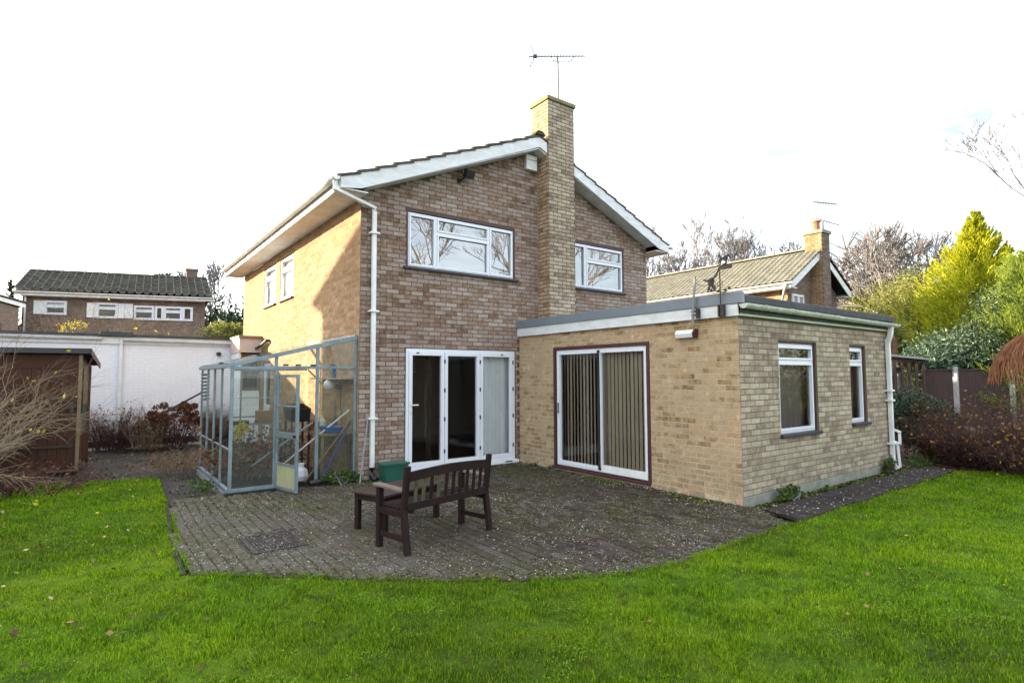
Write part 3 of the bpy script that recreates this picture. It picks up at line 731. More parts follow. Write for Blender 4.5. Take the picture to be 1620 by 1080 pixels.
MB().box(3.1,4.4,1.72,3.22,4.42,2.0).build('lit_panel_block', M['curtain'], house)  # white block stands in for a small lit panel glimpsed indoors
# waste pipe stub on the gable + bracket
MB().tube([(3.28,0,5.02),(3.28,-.12,4.98),(3.22,-.16,4.97)], .012, 6).build('wall_bracket', M['black'], house)
MB().tube([(0,5.75,2.5),(-.09,5.72,2.5),(-.13,6.3,2.36),(-.13,6.6,2.34)], .035, 8).build('waste_pipe', M['black'], house)
# ================================================================== extension
EX0, EX1, EY, EH = 3.2, 7.79, -4.6, 2.38
ext = thing('flat_roofed_extension', (5.5, -2.3, 0), 'single storey buff brick extension with flat roof, sliding glass door and two tall windows', 'extension')
wl = Wall((EX0,0,0), (0,-1,0), (-1,0,0), 4.6, lambda a: EH+.02, [(1.005,3.165,.04,2.135)], 0.0, EH+.04)
wf = Wall((EX0,EY,0), (1,0,0), (0,-1,0), EX1-EX0, lambda a: EH+.02, [(.955,2.045,.80,2.10),(3.14,3.735,.84,2.10)], .10, EH+.04)
wl_o = wl.panel(M['buffmortar'], ext); wf_o = wf.panel(M['shademortar'], ext)
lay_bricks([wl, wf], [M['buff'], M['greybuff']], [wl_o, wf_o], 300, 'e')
mb = MB(); mb.add([(EX1,EY,-.1),(EX1,0,-.1),(EX1,0,EH),(EX1,EY,EH)],[(0,1,2,3)]); mb.add([(HW,0,-.1),(EX1,0,-.1),(EX1,0,EH),(HW,0,EH)],[(0,1,2,3)]); mb.build('rear_wall', M['buff'], ext)
MB().box(EX0-.012,EY-.016,-.06,EX1+.012,EY-.0,.098).build('plinth', M['plinth'], ext, bevel=.006)
k = 0
while k*.225 < 4.6:
    y = -.005-k*.225
    b_ = MB(); b_.box(EX0-.022, y, -.05, EX0-.001, max(y-.217, -4.6), .055+random.uniform(-.004,.004)); b_.build('plinth_brick', M['buff'], ext)['shade'] = random.random()*.7; k += 1
# roof
rf = MB(); rf.box(EX0-.02,EY-.06,EH+.03,EX1+.12,-.004,2.60); roof_e = rf.build('roof', M['felt'], ext)
MB().box(EX0-.055,EY-.03,EH+.0,EX0-.022,-.003,EH+.16).build('fascia', M['board'], ext, bevel=.003)
MB().box(EX0-.075,EY-.10,EH+.155,EX0-.0,-.003,EH+.30).build('roof_trim', M['trim'], ext, bevel=.006)
MB().box(EX0-.02,EY-.05,EH+.0,EX1+.13,EY-.022,EH+.145).build('fascia', M['mossfascia'], ext, bevel=.003)
MB().box(EX0+.001,EY-.10,EH+.16,EX1+.16,EY+.05,EH+.27).build('roof_trim', M['felt'], ext, bevel=.02)
MB().box(EX1+.10,EY+.05,EH+.16,EX1+.16,-.01,EH+.27).build('roof_trim', M['felt'], ext)
g = MB(); half_gutter(g, (EX0-.06,EY-.115,EH+.145), (EX1+.22,EY-.115,EH+.125), .062); gt = g.build('gutter', M['mossywhite'], ext)
for i in range(7):
    x = EX0+.35+i*.68; b = MB(); half_gutter(b, (x,EY-.115,EH+.148-.003*i), (x+.04,EY-.115,EH+.148-.003*i), .069); b.build('gutter_bracket', M['mossywhite'], gt)
dp = MB(); dp.tube([(EX1-.06,EY-.115,EH+.07),(EX1-.06,EY-.10,EH-.06),(EX1-.06,EY-.055,EH-.2)], .05, 4); dp.tube([(EX1-.06,EY-.055,EH-.15),(EX1-.06,EY-.055,.14),(EX1-.05,EY-.12,.02)], .046, 4)
pipe = dp.build('downpipe', M['white'], ext, bevel=.006)
for z in (1.34, 1.17, .43): MB().box(EX1-.15,EY-.11,z,EX1+.0,EY-.004,z+.03).build('pipe_clip', M['white'], pipe)
# extension windows
for (x0, x1, z0) in ((.958,2.015,.818),(3.147,3.706,.857)):
    w, T = window(ext, (EX0,EY,0), (1,0,0), (0,-1,0), x0+.005, x1, z0, 2.07, [(x0+.04,x1-.035,z0+.035,1.80),(x0+.04,x1-.035,1.84,2.035)], fw=.035, sw=.032, inset=.045, sill=(.03,.05,.055,'sill'), bars=[(x0+.03,x1-.03,1.79,1.85)])
    trimframe(w, T, x0-.003, x1+.03, z0-.018, 2.10, .03, 'maroon', -.12, -.03)
    curtain(ext, (EX0+x0-.05,EY+.2,0), (EX0+x1+.05,EY+.2,0), .7, 2.15, .012, 8, plain('grey_net_curtain', (.20,.17,.15), .9, var=.05))
room(ext, EX0+.11, EY+.12, .03, EX1-.1, -.12, 2.36, ('x0', 'y0'))
mb = MB()
for y0, y1, z0, z1 in ((-.12,-1.005,.03,2.36),(-3.165,-4.48,.03,2.36),(-1.005,-3.165,2.135,2.36)): mb.add([(EX0+.111,y0,z0),(EX0+.111,y1,z0),(EX0+.111,y1,z1),(EX0+.111,y0,z1)],[(0,1,2,3)])
for x0, x1, z0, z1 in ((EX0+.11,EX0+.955,.03,2.36),(EX0+2.045,EX0+3.14,.03,2.36),(EX0+3.735,EX1-.1,.03,2.36),(EX0+.955,EX0+2.045,.03,.8),(EX0+.955,EX0+2.045,2.1,2.36),(EX0+3.14,EX0+3.735,.03,.84),(EX0+3.14,EX0+3.735,2.1,2.36)):
    mb.add([(x0,EY+.121,z0),(x1,EY+.121,z0),(x1,EY+.121,z1),(x0,EY+.121,z1)],[(0,1,2,3)])
mb.build('inner_lining', M['dimwall'], ext)
# sliding door
w, T = window(ext, (EX0,0,0), (0,-1,0), (-1,0,0), 1.075, 3.135, .085, 2.075, [(1.11,2.155,.12,2.04),(2.10,3.10,.12,2.04)], fw=.035, sw=.045, inset=.01, thick=.07, name='sliding_door')
trimframe(w, T, 1.008, 3.162, .05, 2.13, .055, 'maroon', -.10, .012)
MB(T).box(1.0,-.1,.03,3.17,.05,.072).build('door_sill', M['maroon'], w, bevel=.004)
MB(T).box(2.16,-.02,.10,3.12,.012,.21).build('bottom_rail', M['white'], w); MB(T).box(1.09,-.03,.10,2.12,.002,.175).build('bottom_rail', M['white'], w)
MB(T).box(1.12,.003,.98,1.15,.04,1.16).build('door_handle', M['alu'], w, bevel=.004)
MB(T).box(2.098,.0,.12,2.112,.02,2.04).build('meeting_stile', M['sill'], w)
for i in range(25):
    a = 1.12+i*.082; y = .16; r_ = -math.radians(24 if i < 12 else 12)+random.uniform(-.1,.1)
    b_ = MB(); dx, dy = .042*math.cos(r_), .042*math.sin(r_)
    b_.prism([(EX0+y-dy,-a+dx,.14),(EX0+y+dy,-a-dx,.14),(EX0+y+dy,-a-dx,2.03),(EX0+y-dy,-a+dx,2.03)], (.002,0.001,0)); b_.build('blind_slat', M['blind'], w)
MB().box(EX0+.19,-3.14,2.03,EX0+.26,-1.06,2.07).build('blind_rail', M['white'], w)
#@@NEXT
# ================================================================== fittings on the walls
fl = thing('floodlight', (1.9, -.1, 5.25), 'black square floodlight on the upstairs gable wall above the wide window', 'floodlight')
T = Matrix.Translation((1.95,-.17,5.27))@Matrix.Rotation(math.radians(25),4,'X')@Matrix.Rotation(math.radians(10),4,'Z')
MB(T).box(-.10,-.05,-.075,.10,.05,.075).build('lamp_body', M['black'], fl, bevel=.01)
MB(T).box(-.085,-.056,-.06,.085,-.051,.06).build('lamp_glass', M['glass'], fl)
MB().tube([(1.83,0,5.16),(1.83,-.06,5.16),(1.88,-.13,5.2)], .014, 6).box(1.79,-.02,5.12,1.87,-.001,5.20).build('mount', M['black'], fl)
al = thing('alarm_box', (3.45, -.05, 5.85), 'white burglar alarm box under the verge beside the chimney', 'alarm box')
a = MB(); a.prism([(3.33,-.002,5.70),(3.60,-.002,5.70),(3.60,-.002,6.00),(3.33,-.002,6.00)], (0,-.09,0)); a.build('case', M['white'], al, bevel=.012)
MB().box(3.345,-.098,5.89,3.585,-.092,5.905).build('seam', M['alu'], al)
wlp = thing('wall_light', (3.15, -3.84, 2.2), 'white bulkhead light with maroon end on the extension wall below the fascia', 'wall light')
a = MB(); a.prism([(3.199,-3.69,2.14),(3.12,-3.69,2.14),(3.10,-3.69,2.20),(3.14,-3.69,2.25),(3.199,-3.69,2.25)], (0,-.29,0)); a.build('diffuser', M['white'], wlp, bevel=.006)
a = MB(); a.prism([(3.199,-3.98,2.135),(3.11,-3.98,2.135),(3.09,-3.98,2.20),(3.135,-3.98,2.256),(3.199,-3.98,2.256)], (0,-.025,0)); a.build('end_cap', M['maroon'], wlp)
# tv aerial on the chimney
ae = thing('television_aerial', (4.35, .2, 7.1), 'long thin television aerial on a mast above the tall brick chimney', 'aerial')
MB().tube([(4.40,.16,6.9),(4.40,.16,7.75),(4.385,.16,8.45)], .026, 6).build('mast', M['greypipe'], ae)
bdir = Vector((.803,-.596,.0)).normalized(); b0 = Vector((3.89,.53,8.47))
MB().tube([b0, b0+bdir*1.22], .016, 5).build('boom', M['greypipe'], ae)
MB().tube([b0+bdir*.48+Vector((0,0,-.0)), b0+bdir*.52+Vector((0,0,-.09)), b0+bdir*.62+Vector((0,0,-.13)), b0+bdir*.84+Vector((0,0,-.13)), b0+bdir*.94+Vector((0,0,-.09)), b0+bdir*.98], .014, 5).build('cradle', M['greypipe'], ae)
for i in range(18):
    p = b0+bdir*(.22+i*.066); l = .075-.001*i
    if i > 14: continue
    MB().bar(p-Vector((l*.6,l*.8,0)), p+Vector((l*.6,l*.8,0)), .011, .011).build('rod', M['greypipe'], ae)
for s_ in (-1, 1):
    for i in range(4):
        p = b0+bdir*(.12-.03*i)+Vector((0,0,s_*(.03+i*.07))); MB().bar(p-Vector((.1,.13,0)), p+Vector((.1,.13,0)), .011, .011).build('reflector_rod', M['greypipe'], ae)
    MB().bar(b0+bdir*.14, b0+bdir*.02+Vector((0,0,s_*.26)), .014, .014).build('reflector_arm', M['greypipe'], ae)
MB().bar(b0+bdir*.1,b0+bdir*.18,.06,.06).build('junction_box', M['black'], ae)
# weathervane and old bracket pole on the extension fascia
wv = thing('weathervane', (3.1, -4.43, 2.45), 'dark iron weathervane with a running horse fixed to the extension fascia', 'weathervane')
MB().tube([(3.085,-4.43,2.36),(3.085,-4.43,3.06)], .009, 6).build('spindle', M['iron'], wv)
MB().box(3.06,-4.475,2.38,3.125,-4.44,2.53).box(3.06,-4.42,2.38,3.125,-4.40,2.53).build('wall_bracket', M['iron'], wv)
def flat(poly, y0, z0, sc, t=.006, x=3.082, lean=0):
    m = MB(); m.prism([(x, y0-a*sc, z0+b*sc) for a, b in poly], (t,0,0)); return m
horse = [(-.50,.02),(-.36,.10),(-.28,.30),(-.30,.52),(-.20,.62),(-.24,.86),(-.36,.82),(-.34,.98),(-.24,1.06),(-.20,1.2),(-.14,1.05),(-.02,.80),(.10,.70),(.40,.74),(.56,.90),(.78,.92),(.98,.62),(1.04,.42),(.92,.40),(.84,.64),(.70,.72),(.58,.62),(.62,.40),(.52,.30),(.60,.04),(.50,.02),(.40,.28),(.30,.36),(.20,.42),(.10,.44),(-.02,.30),(-.10,.02),(-.20,.02),(-.12,.30),(-.18,.38),(-.28,.16),(-.42,.0)]
flat(horse, -4.46, 3.045, .135).build('horse', M['iron'], wv)
flat([(-.1,0),(1.25,0),(1.25,.34),(.2,.3),(-.1,.12)], -4.42, 2.985, .15).build('base_scroll', M['iron'], wv)
MB().tube([(3.085,-4.30,2.86),(3.085,-4.38,2.93),(3.085,-4.43,3.02),(3.085,-4.52,3.06)], .012, 5).build('rearing_arm', M['iron'], wv)
flat([(0,0),(.5,.15),(.7,-.1),(.6,-.5),(.85,-.8),(.55,-.95),(.3,-.6),(.15,-.95),(-.1,-1.0),(.1,-.5),(0,-.2),(-.4,-.05),(-.45,.1)], -4.25, 2.88, .15).build('rearing_figure', M['iron'], wv)
for (dy, dx) in ((.13,0),(-.13,0),(0,.12),(0,-.12)):
    q = Vector((3.085+dx,-4.43+dy,2.70)); MB().tube([(3.085,-4.43,2.70),q], .006, 5).box(q.x-.006,q.y-.015,q.z+.01,q.x+.006,q.y+.015,q.z+.05).build('compass_arm', M['iron'], wv)
for (dy, dx) in ((.05,.03),(-.05,-.03),(.04,-.04)):
    q = Vector((3.085+dx,-4.43+dy,2.80)); MB().tube([(3.085,-4.43,2.78),q+Vector((0,0,-.02)),q+Vector((0,0,.03))], .005, 5).build('scroll', M['iron'], wv)
pl = thing('bracket_pole', (3.08, -4.02, 2.33), 'short grey wooden pole clipped to the white fascia left of the horse weathervane', 'pole')
MB().tube([(3.06,-4.02,2.30),(3.075,-4.03,2.60),(3.10,-4.045,2.92)], .018, 7).build('pole', M['greypipe'], pl)
MB().tube([(3.10,-4.045,2.92),(3.10,-4.045,2.96)], .012, 6).build('pole_tip', M['black'], pl)
MB().box(3.07,-4.09,2.39,3.14,-4.06,2.52).box(3.06,-4.06,2.42,3.08,-4.0,2.44).box(3.06,-4.06,2.47,3.08,-4.0,2.49).build('pole_clip', M['iron'], pl)
MB().tube([(3.10,-4.06,2.85),(3.09,-4.16,2.815),(3.085,-4.26,2.81)], .005, 5).build('wire', M['iron'], pl)
# ================================================================== garden bench
Bp = Vector((-1.029,-3.777,0)); bu = Vector((.976,.216,0)); bv = Vector((-.216,.976,0))
TB = Matrix(((bu.x,bv.x,0,Bp.x),(bu.y,bv.y,0,Bp.y),(0,0,1,0),(0,0,0,1)))
bench = thing('garden_bench', (-.5,-3.5,0), 'dark brown slatted garden bench standing on the patio with its back to the lawn', 'bench')
BL_ = 1.09; bw = M['benchwood']
for x, nm in ((0, 'leg'), (BL_, 'leg')):
    b = MB(TB); b.bar((x,-.06,0), (x,0,.40), .055, .05, (0,1,0)); b.bar((x,0,.38), (x,-.055,.80), .052, .045, (0,1,0)); b.build(nm, bw, bench, bevel=.005)
    b = MB(TB); b.box(x-.028,.34,0,x+.028,.395,.56); b.build('leg', bw, bench, bevel=.005)
    MB(TB).box(x-.018,-.02,.11,x+.018,.345,.155).build('stretcher', bw, bench, bevel=.004)
    MB(TB).box(x-.02,.0,.325,x+.02,.345,.385).build('side_rail', bw, bench, bevel=.004)
    b = MB(TB); b.prism([(x-.04,-.01,.56),(x+.04,-.01,.56),(x+.045,.43,.575),(x-.045,.43,.575)], (0,0,.025)); b.build('armrest', M['armwood'], bench, bevel=.006)
b = MB(TB); n_ = 10; P_ = []
for i in range(n_+1):
    t = i/n_; P_.append((.02+(BL_-.04)*t, -.05, .70+.022*math.sin(math.pi*t)))
for i in range(n_): b.bar(P_[i], P_[i+1], .032, .085)
b.build('top_rail', bw, bench)
MB(TB).box(.02,-.035,.385,BL_-.02,.0,.455).build('lower_rail', bw, bench, bevel=.004)
for i in range(10):
    x = .115+i*.0955; b = MB(TB); b.bar((x,-.02,.44), (x,-.047,.68), .036, .014, (0,1,0)); b.build('back_slat', M['benchalgae'] if i in (0,1,3) else bw, bench, bevel=.002)
for i in range(6): MB(TB).box(.0,.02+i*.064,.385,BL_,.066+i*.064,.405).build('seat_slat', bw, bench, bevel=.003)
MB(TB).box(.02,.365,.335,BL_-.02,.39,.385).build('front_rail', bw, bench, bevel=.003)
# ================================================================== low table
tu = Vector((.935,.355,0)); tv = Vector((.355,-.935,0)); Tp = Vector((-1.10,-2.66,0))
TT = Matrix(((tu.x,tv.x,0,Tp.x),(tu.y,tv.y,0,Tp.y),(0,0,1,0),(0,0,0,1)))
table = thing('slatted_table', (-.8,-2.7,0), 'low dark wooden slatted table between the bench and the folding doors', 'table')
TL, TW, TH = .92, .50, .40
for x in (.02, TL-.08):
    for y in (.02, TW-.08): MB(TT).box(x,y,0,x+.055,y+.055,TH-.02).build('leg', bw, table, bevel=.004)
MB(TT).box(.02,.03,TH-.085,TL-.02,.05,TH-.02).box(.02,TW-.05,TH-.085,TL-.02,TW-.03,TH-.02).build('apron', bw, table)
for x in (.03, TL-.07): MB(TT).box(x,.04,TH-.085,x+.02,TW-.04,TH-.02).build('apron', bw, table)
for i in range(7): MB(TT).box(.075,.068+i*.0545,TH-.02,TL-.075,.115+i*.0545,TH+.002).build('top_slat', M['tabletop'], table, bevel=.003)
for (a, b, c, d) in ((0,0,TL,.064),(0,TW-.058,TL,TW)): MB(TT).box(a,b,TH-.02,c,d,TH+.005).build('top_rail', M['tabletop'], table, bevel=.004)
for (a, c) in ((0,.07),(TL-.07,TL)): MB(TT).box(a,.067,TH-.02,c,TW-.061,TH+.005).build('top_rail', M['tabletop'], table, bevel=.004)
# ================================================================== tub, prop, manhole
tub = thing('plant_trough', (.42,-.28,0), 'green plastic trough standing empty beside the folding doors', 'trough')
TM = Matrix.Translation((.46,-.30,0))@Matrix.Rotation(math.radians(2),4,'Z')
def tapered(M_, w0, d0, w1, d1, h, th=.012, hollow=True):
    m = MB(M_); a = [(-w0,-d0,0),(w0,-d0,0),(w0,d0,0),(-w0,d0,0)]; b = [(-w1,-d1,h),(w1,-d1,h),(w1,d1,h),(-w1,d1,h)]
    c = [(-w1+th,-d1+th,h),(w1-th,-d1+th,h),(w1-th,d1-th,h),(-w1+th,d1-th,h)]; d = [(-w0+th,-d0+th,.03),(w0-th,-d0+th,.03),(w0-th,d0-th,.03),(-w0+th,d0-th,.03)]
    fs = [(3,2,1,0)]
    for o, p in ((0,4),(4,8),(8,12)): fs += [(o+i, o+(i+1) % 4, p+(i+1) % 4, p+i) for i in range(4)]
    fs.append((12,13,14,15)); m.add(a+b+c+d, fs); return m
tapered(TM, .17, .10, .21, .13, .27).build('body', M['green'], tub, bevel=.006)
tapered(TM@Matrix.Translation((0,0,.245)), .222, .142, .225, .145, .035, .03).build('rim', M['green'], tub, bevel=.004)
pr = tag(MB().tube([(-.07,-.27,0),(.14,-.06,1.0)], .013, 8).build('metal_pole', M['greypipe']), 'thin grey metal pole leaning against the house corner by the white downpipe', 'pole')
mh = thing('manhole_cover', (-1.88,-2.6,0), 'rusty square manhole cover set in the patio paving', 'manhole cover')
MM = Matrix.Translation((-1.88,-2.60,0))@Matrix.Rotation(math.radians(0),4,'Z')
f = MB(MM); 
for (a,b,c,d) in ((-.25,-.33,.25,-.30),(-.25,.30,.25,.33),(-.25,-.30,-.22,.30),(.22,-.30,.25,.30)): f.box(a,b,-.03,c,d,.004)
f.build('frame', M['iron'], mh, bevel=.003)
MB(MM).box(-.217,-.297,-.03,.217,.297,-.002).build('plate', M['iron'], mh)
st = MB(MM)
for i in range(14):
    for j in range(20):
        if (i+j) % 2: x, y = -.195+i*.03, -.285+j*.03; st.box(x-.011,y-.004,-.003,x+.011,y+.004,.003)
        else: x, y = -.195+i*.03, -.285+j*.03; st.box(x-.004,y-.011,-.003,x+.004,y+.011,.003)
st.build('tread_pattern', M['iron'], mh)
for y in (-.24, .24): MB(MM).box(-.03,y-.02,-.002,.03,y+.02,.006).build('keyhole', M['black'], mh)
# ================================================================== greenhouse
GX0, GY0, GY1 = -1.83, .08, 2.65
gr = thing('lean_to_greenhouse', (-.9,1.4,0), 'lean-to aluminium greenhouse with open door against the sunlit side wall', 'greenhouse')
HL, HR_ = 1.79, 2.25
gz = lambda x: HL+(HR_-HL)*(x-GX0)/(-GX0)
al_ = M['alu']; w_ = .035
def fr(name, *bars, mat=al_):
    m = MB()
    for p, q, ww, hh in bars: m.bar(p, q, ww, hh)
    return m.build(name, mat, gr, bevel=.002)
for x in (GX0+.02, -1.225, -.625, -.03): fr('post', ((x,GY0,.03),(x,GY0,gz(x)), .035, .045))
fr('sill_rail', ((GX0,GY0,.05),(-1.22,GY0,.05),.05,.05)); fr('sill_rail', ((-.62,GY0,.04),(-.02,GY0,.04),.05,.05))
fr('eaves_rail', ((GX0,GY0-.003,1.755),(-.02,GY0-.003,1.775),.032,.045))
fr('rafter', ((GX0-.03,GY0-.005,HL+.0),(-.01,GY0-.005,HR_),.05,.06)); fr('rafter', ((GX0-.03,GY1,HL),(-.01,GY1,HR_),.05,.06))
for i, y in enumerate((.72,1.36,2.0)): fr('glazing_bar', ((GX0,y,HL+.02),(-.01,y,HR_+.02),.03,.03))
fr('wall_plate', ((-.02,GY0,HR_+.02),(-.02,GY1,HR_+.02),.04,.05)); fr('gutter', ((GX0-.03,GY0-.05,HL-.01),(GX0-.03,GY1,HL-.01),.06,.05))
for y in (.72,1.36,2.0,2.65): fr('side_post', ((GX0,y,.03),(GX0,y,HL-.02),.03,.03))
fr('side_sill', ((GX0,GY0,.05),(GX0,GY1,.05),.05,.05))
fr('side_rail', ((GX0,GY0,.62),(GX0,GY1,.62),.02,.02)); 
for x in (-1.2,-.6): fr('rear_post', ((x,GY1,.03),(x,GY1,gz(x)),.03,.03))
fr('rear_rail', ((GX0,GY1,.05),(-.02,GY1,.05),.04,.05)); fr('rear_rail', ((GX0,GY1,1.76),(-.02,GY1,1.77),.03,.04)); fr('rear_rail', ((GX0,GY1,.9),(-.02,GY1,.9),.025,.025))
def gp(name, pts, mat='ghglass'):
    m = MB(); m.add(pts, [tuple(range(len(pts)))]); return m.build(name, M[mat], gr)
for x0, x1 in ((GX0+.03,-1.24),(-.61,-.04)):
    zz = [.07,.66,1.2,1.735] if x0 < -1 else [.07,1.735]
    for a, b in zip(zz[:-1], zz[1:]): gp('pane', [(x0,GY0,a),(x1,GY0,a),(x1,GY0,b-.006),(x0,GY0,b-.006)])
for x0, x1 in ((GX0+.03,-1.24),(-1.21,-.64),(-.61,-.04)): gp('pane', [(x0,GY0,1.80),(x1,GY0,1.80),(x1,GY0,gz(x1)-.03),(x0,GY0,gz(x0)-.025)])
ys = [GY0,.72,1.36,2.0,2.65]
for k, (a, b) in enumerate(zip(ys[:-1], ys[1:])):
    gp('side_pane', [(GX0,a+.01,.63),(GX0,b-.01,.63),(GX0,b-.01,1.75),(GX0,a+.01,1.75)], 'ghpane')
    gp('side_pane', [(GX0,a+.01,.07),(GX0,b-.01,.07),(GX0,b-.01,.615),(GX0,a+.01,.615)], 'ghpane')
for k in range(8):
    m = MB(); m.bar((GX0-.02,2.05,1.25+k*.06),(GX0-.02,2.60,1.25+k*.06),.05,.006,(1,0,1.2)); m.build('louvre_blade', M['alu'], gr)
for a, b in zip([GY0,.72,1.36,2.0],[.72,1.36,2.0,2.65]): gp('roof_pane', [(GX0,a+.01,HL+.035),(GX0,b-.01,HL+.035),(-.01,b-.01,HR_+.035),(-.01,a+.01,HR_+.035)])
for x0, x1 in ((GX0+.03,-1.22),(-1.18,-.62),(-.58,-.04)): gp('rear_pane', [(x0,GY1,.08),(x1,GY1,.08),(x1,GY1,1.74),(x0,GY1,1.74)])
# open door, hinged on the second post
hx, hy = -1.205, GY0-.02; dv = Vector((.245,-.97,0)).normalized(); nv_ = Vector((-dv.y,dv.x,0))
dv = Vector((-1.03+1.205,-.77-hy,0)).normalized(); DW = .62
TD = Matrix(((dv.x,-dv.y,0,hx),(dv.y,dv.x,0,hy),(0,0,1,0),(0,0,0,1)))
door = MB(TD); door.box(0,-.018,.03,.035,.018,1.66); door.box(DW-.045,-.018,.03,DW,.018,1.66); door.box(.035,-.016,.03,DW-.045,.016,.07); door.box(.035,-.016,1.62,DW-.045,.016,1.66)
door.box(.035,-.014,.37,DW-.045,.014,.40); door.box(.035,-.015,.76,DW-.045,.015,.84); door.box(.035,-.012,1.20,DW-.045,.012,1.225)
door = door.build('door', al_, gr, bevel=.002)
MB(TD).add([(.035,0,.07),(DW-.045,0,.07),(DW-.045,0,.37),(.035,0,.37)],[(0,1,2,3)])
m = MB(TD); m.box(.035,-.003,.07,DW-.045,.003,.37); m.build('kick_panel', plain('cream_panel', (.36,.36,.20), .6, var=.1), door)
for a, b in ((.40,.76),(.84,1.20),(1.225,1.62)): m = MB(TD); m.add([(.035,0,a),(DW-.045,0,a),(DW-.045,0,b),(.035,0,b)],[(0,1,2,3)]); m.build('door_pane', M['ghglass'], door)
MB(TD).box(DW-.05,-.05,.78,DW-.02,.05,.82).build('door_handle', M['black'], door)
MB().box(GX0-.05,GY0-.05,-.06,-1.2,GY0+.05,.022).build('base_kerb', M['black'], gr); MB().box(GX0-.05,GY0+.05,-.06,GX0+.05,GY1,.022).build('base_kerb', M['plinth'], gr)
for x in (-1.13,-.95,-.73): MB().box(x,GY0-.03,1.79,x+.07,GY0+.01,1.815).build('roller', M['black'], gr)
# things in the greenhouse
GP = 'tools kept in the greenhouse'
def one(name, mb, mat, label, cat, group=None, **k): return tag(mb.build(name, mat, None, **k), label, cat, group)
one('shelf', MB().box(-.24,.0+.12,1.585,-.01,1.75,1.61), M['blind'], 'narrow shelf fixed to the brick wall inside the greenhouse', 'shelf')
gl = thing('globe_lamp', (-.12,.8,1.47), 'round opal globe lamp on the brick wall under the greenhouse shelf', 'wall lamp')
gb = MB(); gb.lathe((-.19,.82,1.40), [(0,0),(.05,.008),(.085,.035),(.10,.09),(.085,.145),(.05,.175),(.02,.18)], 16); gb.build('globe', M['globe'], gl, smooth=True)
MB().tube([(-.09,.80,1.47),(-.01,.76,1.44)], .035, 8).build('bracket', M['black'], gl)
MB().tube([(-.02,.75,1.42),(-.04,.70,1.2),(-.03,.66,.95),(-.05,.6,.82)], .007, 5).build('flex', M['black'], gl)
wb = thing('workbench', (-.25,.9,0), 'rough wooden potting bench inside the greenhouse below the globe lamp', 'workbench')
for i in range(4): MB().box(-.50+i*.122,.25,.70,-.385+i*.122,1.75,.725).build('board', M['tanwood'], wb)
for x in (-.48,-.06):
    for y in (.28,1.70): MB().box(x,y,0,x+.04,y+.04,.70).build('leg', M['shedlight'], wb)
MB().box(-.47,.29,.30,-.45,1.72,.34).build('rail', M['shedlight'], wb)
tapered(Matrix.Translation((-.27,.48,.727)), .10,.16,.14,.20,.10).build('x', M['blue'])
o = bpy.data.objects['x']; o.name = 'tray'; tag(o, 'blue plastic washing-up tray on the potting bench', 'tray')
tapered(Matrix.Translation((-.62,1.15,.92))@Matrix.Rotation(.15,4,'X'), .15,.20,.16,.22,.22).build('crate', M['black'])
o = bpy.data.objects['crate']; tag(o, 'black plastic crate propped behind the greenhouse door', 'crate')
st_ = MB()
for x in (-.76,-.48):
    for y in (.97,1.33): st_.box(x,y,0,x+.03,y+.03,.92)
st_.box(-.77,.96,.89,-.45,1.36,.915); one('stool', st_, M['maroon'], 'dark red stool carrying the black crate in the greenhouse', 'stool')
sp = MB(); sp.lathe((-.25,.95,.727), [(0,0),(.05,0),(.055,.02),(.055,.16),(.02,.21),(.02,.26),(0,.27)], 12); one('spray_bottle', sp, M['globe'], 'pale bottle standing beside the blue tray', 'bottle')
for nm, p, q, r, mt, lb in (('pole', (-1.0,.98,.12),(-.10,.13,1.10),.013,'white','long white pole leaning diagonally across the greenhouse doorway'),
                          ('pole', (-.72,.3,.02),(-.06,.16,.95),.014,'tanwood','brown wooden pole leaning against the greenhouse end post'),
                          ('pole', (-.52,.16,.03),(-.05,.2,.92),.016,'bluepole','blue handled pole leaning between the wooden pole and the wall'),
                          ('pole', (-1.35,.9,.25),(-.55,.5,.90),.02,'alu','grey aluminium bar leaning low behind the left greenhouse panes')):
    one(nm, MB().tube([p,q], r, 8), M[mt], lb, 'pole', GP)
one('roller', MB().tube([(-.75,-.02,.05),(-.40,.02,.06)], .04, 10), M['black'], 'black tube lying on the ground across the greenhouse doorway', 'tube')
one('hand_tool', MB().tube([(-.03,1.02,1.22),(-.03,1.0,.95)], .012, 6).box(-.05,.97,.78,-.02,1.03,.96), M['alud'], 'small hand tool hanging on the wall above the potting bench', 'tool')
one('spray_gun', MB().box(-.16,.77,1.61,-.10,.83,1.80).box(-.20,.78,1.80,-.09,.82,1.83), M['blue'], 'blue container standing on the greenhouse shelf', 'container')
ld = thing('stepladder', (-.6,1.9,0), 'narrow dark stepladder standing at the back of the greenhouse', 'stepladder')
for x in (-.75,-.42): MB().bar((x,1.75,0),(x+.03,2.1,1.3),.03,.05).build('stile', M['alud'], ld)
for i in range(5): z = .2+i*.23; MB().bar((-.74,1.75+.27*z,z),(-.41,1.75+.27*z,z),.06,.02).build('tread', M['alud'], ld)
# ================================================================== shed
shed = thing('garden_shed', (-4.6,4.7,0), 'old brown boarded garden shed with dark felt roof in front of the white garage', 'shed')
sr = math.radians(-7); SO = Vector((-3.54,3.9,0)); su = Vector((math.cos(sr),math.sin(sr),0))*1.0
